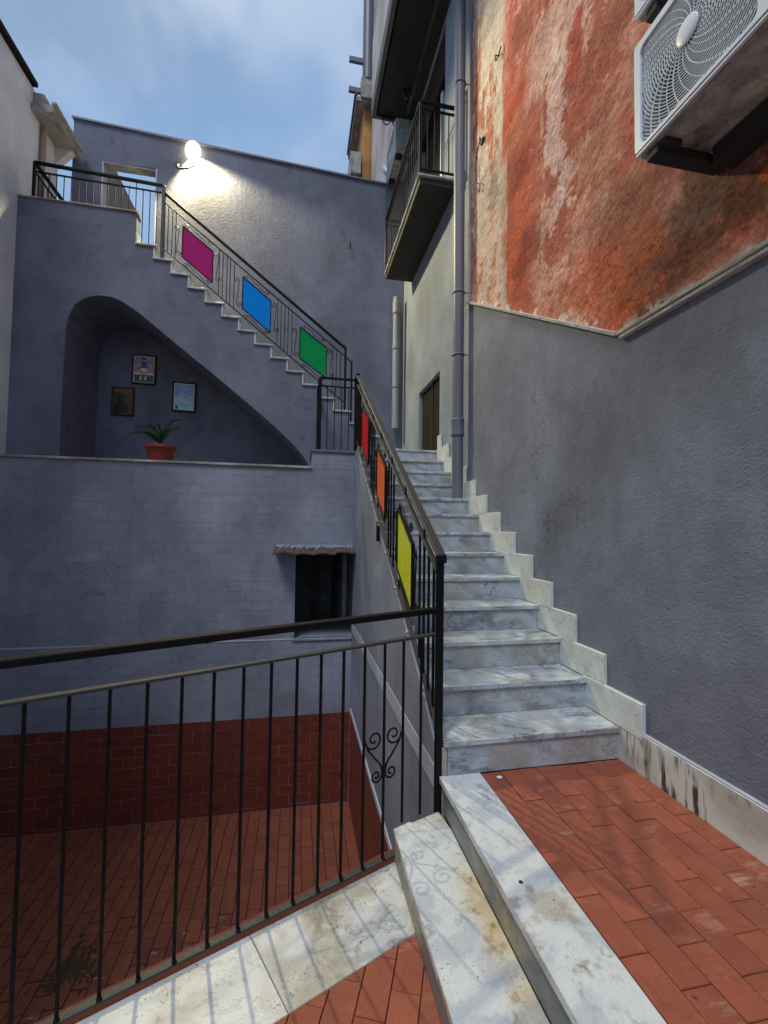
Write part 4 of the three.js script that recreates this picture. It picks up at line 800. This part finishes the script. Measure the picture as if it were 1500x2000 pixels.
// lower flight railing, x = -1.0
{
  const t = thing('stair_railing', 'black iron railing with red, orange and yellow panels beside the lower staircase', 'railing', [-1.0, 0, -1.7], G);
  const X = -1.0, hr = (z) => 1.098 + (-0.034 - z) * 0.6205, map = (s, y) => V(X, y, s), zn = -0.0, zf = -3.29;
  part(t, 'post', bar(V(X, -0.19, -0.022), V(X, 1.085, -0.022), 0.036, 0.036, V(1, 0, 0)), M.iron);
  part(t, 'handrail', bar(V(X, hr(0.0), 0.0), V(X, hr(zf), zf), 0.046, 0.018), M.ironGrey);
  part(t, 'handrail_cap', cbox(X - 0.025, X + 0.025, hr(0) - 0.034, hr(0) + 0.006, -0.012, 0.012, 0.003), M.iron);
  part(t, 'upper_rail', bar(V(X, hr(-0.04) - 0.11, -0.04), V(X, hr(zf) - 0.11, zf), 0.03, 0.012), M.ironGrey);
  part(t, 'lower_rail', bar(V(X - 0.0, yN(-0.04) + 0.035, -0.04), V(X, yN(zf) + 0.02, zf), 0.03, 0.012), M.ironGrey);
  part(t, 'post', bar(V(X, 2.2, zf), V(X, hr(zf), zf), 0.03, 0.03, V(1, 0, 0)), M.iron);
  const sl = -0.595;
  panel(t, map, -0.965, -0.548, 0.938, 1.36, sl, M.yellow, 'yellow_panel');
  panel(t, map, -1.84, -1.435, 1.535, 1.957, sl, M.orange, 'orange_panel');
  panel(t, map, -2.87, -2.35, 2.16, 2.61, -0.53, M.red, 'red_panel');
  for (const z of [-0.12, -0.21, -0.30, -0.39, -1.12, -1.22, -1.31, -2.0, -2.1, -2.2, -3.0, -3.1, -3.2]) part(t, 'baluster', bar(V(X, yN(z) + 0.035, z), V(X, hr(z) - 0.11, z), 0.013, 0.013, V(1, 0, 0)), M.iron);
  for (let i = 0; i < 9; i++) { const z = -0.25 - i * 0.355; part(t, 'fixing', mer(cbox(X - 0.012, X + 0.03, yN(z) - 0.02, yN(z) + 0.034, z - 0.01, z + 0.01, 0.002), new THREE.SphereGeometry(0.012, 8, 6).translate(X - 0.018, yN(z) - 0.0, z).toNonIndexed()), M.weld); }
  for (let i = 0; i < 7; i++) { const z = -0.3 - i * 0.45; part(t, 'rail_tie', rod(V(X, hr(z) - 0.108, z), V(X, hr(z) - 0.008, z), 0.006, 6), M.iron); }
  part(t, 'side_bracket', cbox(X - 0.03, X - 0.001, 1.10, 1.27, -1.69, -1.665, 0.002), M.iron);
}
// landing railing
{
  const t = thing('landing_railing', 'short black iron railing on the landing between the two staircases', 'railing', [-1.25, 2.21, -3.6], G);
  const y1 = 3.145, ym = 3.04, a = V(-1.455, y1, -3.53), b = V(-0.995, y1, -3.53), c = V(-1.455, y1, -4.19);
  part(t, 'handrail', bar(a, b, 0.045, 0.022), M.iron); part(t, 'handrail', bar(a, c, 0.045, 0.022), M.iron);
  part(t, 'mid_rail', bar(a.clone().setY(ym), b.clone().setY(ym), 0.03, 0.012), M.iron); part(t, 'mid_rail', bar(a.clone().setY(ym), c.clone().setY(ym), 0.03, 0.012), M.iron);
  for (const p of [a, b, c]) part(t, 'post', bar(p.clone().setY(2.21), p, 0.034, 0.034, V(1, 0, 0)), M.iron);
  part(t, 'link_rail', bar(b, V(-1.0, y1, -3.29), 0.045, 0.022), M.iron);
  for (let i = 1; i < 5; i++) part(t, 'baluster', rod(V(mix(a.x, b.x, i / 5), 2.212, -3.53), V(mix(a.x, b.x, i / 5), ym, -3.53), 0.006, 6), M.iron);
  for (let i = 1; i < 6; i++) part(t, 'baluster', rod(V(a.x, 2.212, mix(a.z, c.z, i / 6)), V(a.x, ym, mix(a.z, c.z, i / 6)), 0.006, 6), M.iron);
}
// upper flight railing
{
  const t = thing('stair_railing', 'black iron railing with magenta, blue and green panels along the upper staircase', 'railing', [-2.3, 2.9, -4.25], G);
  const Z = -4.25, map = (s, y) => V(s, y, Z), sl = -0.7655, hr = (x) => 5.775 + (x + 3.576) * sl, lo = (x) => 5.024 + (x + 3.612) * -0.7795;
  part(t, 'handrail', bar(V(-3.60, hr(-3.6), Z), V(-1.068, hr(-1.068), Z), 0.045, 0.03), M.iron);
  part(t, 'mid_rail', bar(V(-3.6, hr(-3.6) - 0.125, Z), V(-0.985, hr(-0.985) - 0.125, Z), 0.024, 0.011), M.iron);
  part(t, 'lower_rail', bar(V(-3.61, lo(-3.61), Z), V(-1.07, lo(-1.07), Z), 0.024, 0.011), M.iron);
  part(t, 'post', bar(V(-3.605, 4.86, Z), V(-3.605, 5.885, Z), 0.046, 0.046, V(1, 0, 0)), M.ironGrey);
  part(t, 'post', bar(V(-1.068, 2.93, Z), V(-1.068, hr(-1.068) + 0.01, Z), 0.03, 0.03, V(1, 0, 0)), M.iron);
  part(t, 'post', bar(V(-0.975, 2.76, Z), V(-0.975, hr(-0.985) - 0.12, Z), 0.026, 0.026, V(1, 0, 0)), M.iron);
  panel(t, map, -3.35, -2.946, 4.928, 5.367, -0.775, M.magenta, 'magenta_panel');
  panel(t, map, -2.538, -2.146, 4.296, 4.752, -0.80, M.blue, 'blue_panel');
  panel(t, map, -1.73, -1.344, 3.655, 4.106, -0.69, M.green, 'green_panel');
  for (const x of [-3.54, -3.485, -3.44, -2.86, -2.81, -2.755, -2.71, -2.655, -2.05, -2.0, -1.95, -1.9, -1.845, -1.25, -1.2, -1.14]) part(t, 'baluster', rod(V(x, lo(x), Z), V(x, hr(x) - 0.125, Z), 0.0055, 6), M.iron);
}
{
  const t = thing('top_landing_railing', 'black iron railing round the top landing by the white house', 'railing', [-4.4, 5.44, -4.25], G);
  const Z = -4.25, y = (x) => 5.944 + (x + 5.18) * -0.034, a = V(-5.18, y(-5.18), Z), b = V(-3.605, y(-3.605), Z), c = V(-5.18, y(-5.18), -5.15), dn = (p, d) => p.clone().setY(p.y - d);
  part(t, 'handrail', bar(a, b, 0.05, 0.028), M.iron); part(t, 'handrail', bar(a, c, 0.05, 0.028), M.iron);
  part(t, 'mid_rail', bar(dn(a, 0.12), dn(b, 0.10), 0.026, 0.012), M.iron); part(t, 'mid_rail', bar(dn(a, 0.12), dn(c, 0.12), 0.026, 0.012), M.iron);
  part(t, 'post', bar(V(-5.18, 5.2, Z), a, 0.034, 0.034, V(1, 0, 0)), M.iron);
  for (let i = 1; i < 18; i++) { const x = mix(-5.18, -3.605, i / 18); part(t, 'baluster', rod(V(x, x < -3.9 ? 5.44 : 5.02, Z), V(x, y(x) - (i === 14 ? 0.01 : 0.11), Z), 0.006, 6), M.iron); }
  for (let i = 1; i < 9; i++) { const z = mix(Z, -5.15, i / 9); part(t, 'baluster', rod(V(-5.18, 5.2, z), V(-5.18, y(-5.18) - 0.12, z), 0.006, 6), M.iron); }
}
// courtyard railing in the foreground
{
  const t = thing('courtyard_railing', 'black iron railing with a heart shaped scroll in the foreground by the courtyard', 'railing', [-2.2, -0.32, 0.45], G);
  const at = (x, y) => V(x, y, railZ(x)), x0 = -1.015, x1 = -3.6;
  part(t, 'handrail', bar(V(-0.985, 0.803, railZ(-0.985)), at(x1, 0.803), 0.046, 0.027), M.iron);
  part(t, 'mid_rail', bar(at(x0, 0.684), at(x1, 0.684), 0.03, 0.011), M.ironGrey);
  part(t, 'lower_rail', bar(at(-1.225, -0.296), at(x1, -0.296), 0.03, 0.011), M.ironGrey);
  for (let i = 0; i < 26; i++) {
    const x = -1.098 - i * 0.0998, r = part(t, 'baluster', bar(at(x, i < 2 ? -0.168 : -0.296), at(x, 0.68), 0.0108, 0.0108, RD), M.iron);
    if (i > 1) part(r, 'weld', new THREE.SphereGeometry(0.009, 7, 5).translate(x + 0.004, -0.286, railZ(x) + 0.01).toNonIndexed(), M.iron);
  }
  const xc = -1.2976, map = (a, b) => V(xc - a * 0.9216, 0.175 + b, railZ(xc) + a * 0.388);
  // two mirrored scrolls: large curl on top, small one below, crossing at the baluster
  const path = (m) => {
    const p = []; const N = 30;
    for (let i = 0; i <= N; i++) { const q = i / N, rad = 0.046 * (0.2 + 0.8 * q), a = 2 * Math.PI * 1.4 * (1 - q) ; p.push(map(m * (0.054 + rad * Math.cos(a)), 0.078 + rad * Math.sin(-a))); }
    p.push(map(m * 0.088, 0.045), map(m * 0.05, -0.005), map(m * 0.014, -0.05));
    for (let i = 0; i <= N; i++) { const q = 1 - i / N, rad = 0.031 * (0.22 + 0.78 * q), a = Math.PI + 2 * Math.PI * 1.35 * (1 - q); p.push(map(m * (0.040 + rad * Math.cos(a)), -0.088 + rad * Math.sin(a))); }
    return p;
  };
  for (const m of [-1, 1]) part(t, 'scroll', tube(path(m), 0.0046, 200, 6), M.iron);
}

// ================================================================ SMALL THINGS
// palm in a clay pot on the ledge
{
  const cx = -3.38, cz = -3.70, y0 = 1.99;
  const pot = thing('clay_pot', 'round red clay flowerpot standing on the courtyard wall ledge', 'flowerpot', [cx, y0, cz]);
  const pr = [[0, 0], [0.118, 0], [0.128, 0.006], [0.156, 0.15], [0.158, 0.155], [0.174, 0.158], [0.178, 0.166], [0.178, 0.195], [0.172, 0.2], [0.158, 0.2], [0.152, 0.185], [0.15, 0.17]];
  part(pot, 'pot', uvw(new THREE.LatheGeometry(pr.map((q) => new THREE.Vector2(...q)), 40).translate(cx, y0, cz)), M.potClay);
  part(pot, 'soil', new THREE.CircleGeometry(0.152, 28).rotateX(-Math.PI / 2).translate(cx, y0 + 0.176, cz).toNonIndexed(), M.soil);
  const palm = thing('palm', 'small green palm with arching feathery leaves growing in the clay pot', 'plant', [cx, y0 + 0.176, cz]);
  part(palm, 'stem', new THREE.ConeGeometry(0.045, 0.1, 12).translate(cx, y0 + 0.215, cz).toNonIndexed(), M.roofTile);
  const fr = [[-0.36, 0.13, 0.06, 1.0], [0.25, 0.30, 0.05, 1.0], [-0.14, 0.2, 0.12, 0.8], [0.05, 0.19, -0.16, 0.8], [-0.24, 0.15, -0.12, 0.85], [0.14, 0.16, 0.14, 0.7], [-0.05, 0.24, 0.0, 0.7], [-0.30, 0.20, 0.02, 0.9], [0.20, 0.22, -0.06, 0.9], [-0.2, 0.1, 0.16, 0.8]];
  for (const [dx, dy, dz, k] of fr) {
    const b = V(cx, y0 + 0.22, cz), m = b.clone().add(V(dx * 0.45, dy * 0.95, dz * 0.45)), e = b.clone().add(V(dx, dy * (dx < -0.3 ? 0.75 : 1), dz)), cv = new THREE.QuadraticBezierCurve3(b, m, e), tr = [], gs = [new THREE.TubeGeometry(cv, 16, 0.004, 5).toNonIndexed()], n = 40;
    for (let i = 3; i < n; i++) {
      const s = i / n, p = cv.getPoint(s), d = cv.getTangent(s), side = d.clone().cross(V(0, 1, 0)).normalize(), up = side.clone().cross(d).normalize(), L = 0.105 * k * Math.sin(Math.PI * Math.min(1, 0.18 + s * 0.86)) + 0.012;
      for (const q of [-1, 1]) { const dir = side.clone().multiplyScalar(q * 0.62).addScaledVector(d, 0.62).addScaledVector(up, 0.42).normalize(), tip = p.clone().addScaledVector(dir, L), w = d.clone().multiplyScalar(0.0036), mid = p.clone().addScaledVector(dir, L * 0.45).addScaledVector(up, -0.003); for (const v of [p, mid.clone().add(w), tip, p, tip, mid.clone().sub(w)]) tr.push(...v.toArray()); }
    }
    gs.push(fromTris(tr)); part(palm, 'frond', mer(gs.map((g) => uvw(g))), M.leaf);
  }
}
// pictures in the alcove
function canvasTex(w, h, draw) { const c = document.createElement('canvas'); c.width = w; c.height = h; draw(c.getContext('2d'), w, h); const t = new THREE.CanvasTexture(c); t.colorSpace = THREE.SRGBColorSpace; return t; }
function picture(label, x0, x1, y0, y1, draw, frameMat, tilt) {
  const z = BZ + 0.028, t = thing('framed_picture', label, 'picture', [(x0 + x1) / 2, y0, z], 'framed pictures in the alcove'), fw = 0.022;
  const g = new THREE.PlaneGeometry(x1 - x0, y1 - y0).translate((x0 + x1) / 2, (y0 + y1) / 2, z + 0.004).toNonIndexed();
  part(t, 'print', g, S({ map: canvasTex(256, 360, draw), roughness: 0.35 }));
  part(t, 'backing', cbox(x0 - 0.001, x1 + 0.001, y0 - 0.001, y1 + 0.001, BZ + 0.003, z), M.black);
  part(t, 'frame', mer(cbox(x0 - fw, x0, y0 - fw, y1 + fw, BZ + 0.002, z + 0.016, 0.003), cbox(x1, x1 + fw, y0 - fw, y1 + fw, BZ + 0.002, z + 0.016, 0.003), cbox(x0 + 0.0003, x1 - 0.0003, y0 - fw, y0, BZ + 0.002, z + 0.016, 0.003), cbox(x0 + 0.0003, x1 - 0.0003, y1, y1 + fw, BZ + 0.002, z + 0.016, 0.003)), frameMat);
  t.rotation.z = tilt;
  return t;
}
picture('framed print of a football player in blue shirt and white shorts', -4.232, -3.935, 3.41, 3.825, (g, w, h) => {
  const r = mulberry(5);
  g.fillStyle = '#b7a5ae'; g.fillRect(0, 0, w, h);
  for (let i = 0; i < 900; i++) { g.fillStyle = ['#5a4a6a', '#c9a8b0', '#8c6f86', '#e0d4d2', '#a84c5c', '#3c3550', '#d8a7a0'][(r() * 7) | 0]; g.fillRect(r() * w, r() * h * 0.55, 3 + r() * 12, 3 + r() * 10); }
  g.fillStyle = '#c06a72'; g.fillRect(0, h * 0.5, w, h * 0.13); for (let i = 0; i < 60; i++) { g.fillStyle = ['#d79aa0', '#a8535e', '#e8dcd8'][(r() * 3) | 0]; g.fillRect(r() * w, h * (0.5 + r() * 0.12), 10 + r() * 30, 4); }
  g.fillStyle = '#dcd6cf'; g.fillRect(0, h * 0.62, w, h * 0.08);
  for (let i = 0; i < 500; i++) { g.fillStyle = ['#2d4a36', '#38593f', '#23402e', '#476a4c'][(r() * 4) | 0]; g.fillRect(r() * w, h * (0.7 + r() * 0.3), 20 + r() * 40, 3 + r() * 6); }
  g.fillStyle = '#c89878'; g.beginPath(); g.ellipse(w * 0.48, h * 0.14, 17, 22, 0, 0, 7); g.fill(); g.fillStyle = '#241a16'; g.beginPath(); g.ellipse(w * 0.48, h * 0.105, 21, 15, 0, 0, 7); g.fill();
  g.fillStyle = '#2450b8'; g.beginPath(); g.moveTo(w * 0.34, h * 0.2); g.lineTo(w * 0.66, h * 0.21); g.lineTo(w * 0.63, h * 0.46); g.lineTo(w * 0.36, h * 0.46); g.fill();
  g.strokeStyle = '#c89878'; g.lineWidth = 14; g.beginPath(); g.moveTo(w * 0.36, h * 0.26); g.lineTo(w * 0.2, h * 0.38); g.moveTo(w * 0.64, h * 0.27); g.lineTo(w * 0.78, h * 0.36); g.stroke();
  g.fillStyle = '#e8e8ea'; g.beginPath(); g.moveTo(w * 0.35, h * 0.45); g.lineTo(w * 0.64, h * 0.45); g.lineTo(w * 0.62, h * 0.6); g.lineTo(w * 0.34, h * 0.58); g.fill();
  g.strokeStyle = '#b98a6c'; g.lineWidth = 22; g.beginPath(); g.moveTo(w * 0.42, h * 0.58); g.lineTo(w * 0.36, h * 0.78); g.moveTo(w * 0.55, h * 0.58); g.lineTo(w * 0.6, h * 0.76); g.stroke();
  g.strokeStyle = '#e6e4e0'; g.lineWidth = 20; g.beginPath(); g.moveTo(w * 0.36, h * 0.78); g.lineTo(w * 0.34, h * 0.9); g.moveTo(w * 0.6, h * 0.76); g.lineTo(w * 0.56, h * 0.9); g.stroke();
  g.strokeStyle = '#dcd8d4'; g.lineWidth = 9; g.strokeRect(4, 4, w - 8, h - 8);
}, M.black, -0.01);
picture('framed dark brown painting print of a seated figure', -4.5, -4.235, 2.905, 3.295, (g, w, h) => {
  const r = mulberry(9);
  g.fillStyle = '#4a3a22'; g.fillRect(0, 0, w, h); g.fillStyle = '#7a5426'; g.fillRect(0, 0, w, h * 0.13);
  for (let i = 0; i < 700; i++) { g.fillStyle = ['#5b4a2c', '#3a2d1a', '#6a5a34', '#2f2616', '#75683e'][(r() * 5) | 0]; g.globalAlpha = 0.5; g.fillRect(r() * w, h * 0.14 + r() * h * 0.86, 6 + r() * 30, 4 + r() * 16); } g.globalAlpha = 1;
  g.fillStyle = '#120d09'; g.beginPath(); g.ellipse(w * 0.4, h * 0.36, w * 0.2, h * 0.17, 0, 0, 7); g.fill(); g.beginPath(); g.moveTo(0, h); g.lineTo(w * 0.06, h * 0.62); g.quadraticCurveTo(w * 0.4, h * 0.36, w * 0.78, h * 0.66); g.lineTo(w * 0.92, h); g.fill();
  g.fillStyle = '#3d2f20'; g.beginPath(); g.ellipse(w * 0.42, h * 0.36, w * 0.08, h * 0.09, 0, 0, 7); g.fill();
  for (let i = 0; i < 14; i++) { g.fillStyle = ['#6a3a24', '#50351f', '#7d5030'][(r() * 3) | 0]; g.fillRect(w * (0.15 + r() * 0.7), h * (0.8 + r() * 0.14), 8 + r() * 16, 5); }
  g.strokeStyle = '#8a6232'; g.lineWidth = 7; g.strokeRect(3, 3, w - 6, h - 6);
}, S({ color: new THREE.Color(0.022, 0.014, 0.009), roughness: 0.5 }), -0.006);
picture('framed bright picture of blue sky and clouds, rightmost in the alcove', -3.645, -3.345, 3.02, 3.44, (g, w, h) => {
  const r = mulberry(13);
  const l = g.createLinearGradient(0, 0, 0, h); l.addColorStop(0, '#a9bfe6'); l.addColorStop(0.35, '#6fa6e6'); l.addColorStop(0.6, '#b9dcea'); l.addColorStop(1, '#9fdbe2'); g.fillStyle = l; g.fillRect(0, 0, w, h);
  for (let i = 0; i < 90; i++) { g.globalAlpha = 0.12; g.fillStyle = r() < 0.4 ? '#5a90de' : '#e6f1f6'; const y = r(); g.beginPath(); g.ellipse(r() * w, h * (0.05 + y * 0.8), 20 + r() * 50, 10 + r() * 22, 0, 0, 7); g.fill(); } g.globalAlpha = 1;
  g.fillStyle = '#232e3c'; g.beginPath(); g.ellipse(w * 0.15, h * 0.88, 16, 15, 0, 0, 7); g.fill(); g.fillRect(w * 0.1, h * 0.9, 28, 20);
  g.strokeStyle = '#e6eef4'; g.lineWidth = 10; g.strokeRect(4, 4, w - 8, h - 8);
}, M.black, -0.012);

// wall lamp: hook arm, glowing globe, floodlight in it
{
  const L = V(-3.47, 7.13, -5.142);
  const t = thing('wall_lamp', 'glowing wall lamp on a curved arm above the doorway wall', 'lamp', [-3.6, 6.9, -5.2]);
  part(t, 'wall_plate', new THREE.CylinderGeometry(0.05, 0.055, 0.02, 18).rotateX(Math.PI / 2).translate(-3.68, 6.97, BZ + 0.011).toNonIndexed(), M.ironGrey);
  part(t, 'arm', tube([V(-3.68, 6.97, BZ + 0.02), V(-3.685, 6.90, BZ + 0.07), V(-3.64, 6.82, BZ + 0.13), V(-3.56, 6.80, BZ + 0.16), V(-3.47, 6.88, BZ + 0.12), V(-3.40, 7.0, BZ + 0.06), V(-3.41, 7.12, BZ + 0.05)], 0.016, 40, 8), M.ironGrey);
  const bulbM = S({ color: new THREE.Color(0.9, 0.85, 0.7), emissive: new THREE.Color(1.0, 0.84, 0.50), emissiveIntensity: 4, roughness: 0.4 });
  part(t, 'globe', new THREE.SphereGeometry(0.115, 24, 16).scale(1, 1.35, 0.46).translate(L.x, L.y + 0.07, L.z).toNonIndexed(), bulbM);
  const s = new THREE.SpotLight(new THREE.Color(1.0, 0.84, 0.46), 62, 0, 1.07, 0.2, 2);
  s.name = 'lamp_light'; s.position.set(L.x - t.position.x, L.y + 0.0 - t.position.y, L.z - t.position.z); s.target.position.set(2.6, -7.2, 2.2).add(s.position);
  s.castShadow = true; s.shadow.radius = 4; s.shadow.mapSize.set(2048, 2048); s.shadow.camera.near = 0.15;
  t.add(s); t.add(s.target); s.target.name = 'lamp_aim';
}

// ---------------------------------------------------------------- small litter on the terrace
{
  const t = thing('paint_chip', 'small white paint chip lying on the red tiles by the first step', 'chip', [-0.71, 0.002, 0.06]);
  part(t, 'chip', polySlab([[-0.728, 0.056], [-0.712, 0.05], [-0.698, 0.058], [-0.704, 0.068], [-0.722, 0.068]], 0.0015, 0.007, 0.002), M.acWhite);
}
{
  const t = thing('leaf_litter', 'scattered crumbs and dry leaf bits on the red terrace tiles', 'litter', [-0.3, 0.001, 0.6]); t.userData.kind = 'stuff';
  const q = mulberry(51), gs = [];
  for (let i = 0; i < 60; i++) { const k = 0.0015 + q() * q() * 0.006, x = i % 3 ? -0.02 - q() * q() * 0.35 : -0.76 + q() * 0.74; gs.push(new THREE.TetrahedronGeometry(k, 0).scale(1.6, 0.5, 1).rotateY(q() * 6).translate(x, 0.0015 + k * 0.2, 0.05 + q() * 1.05)); }
  part(t, 'crumbs', uvw(mer(gs)), M.roofTile);
}
scene.traverse((o) => { if (o.isMesh) { o.castShadow = o.receiveShadow = true; } });
scene.updateMatrixWorld(true);
renderer.render(scene, camera);
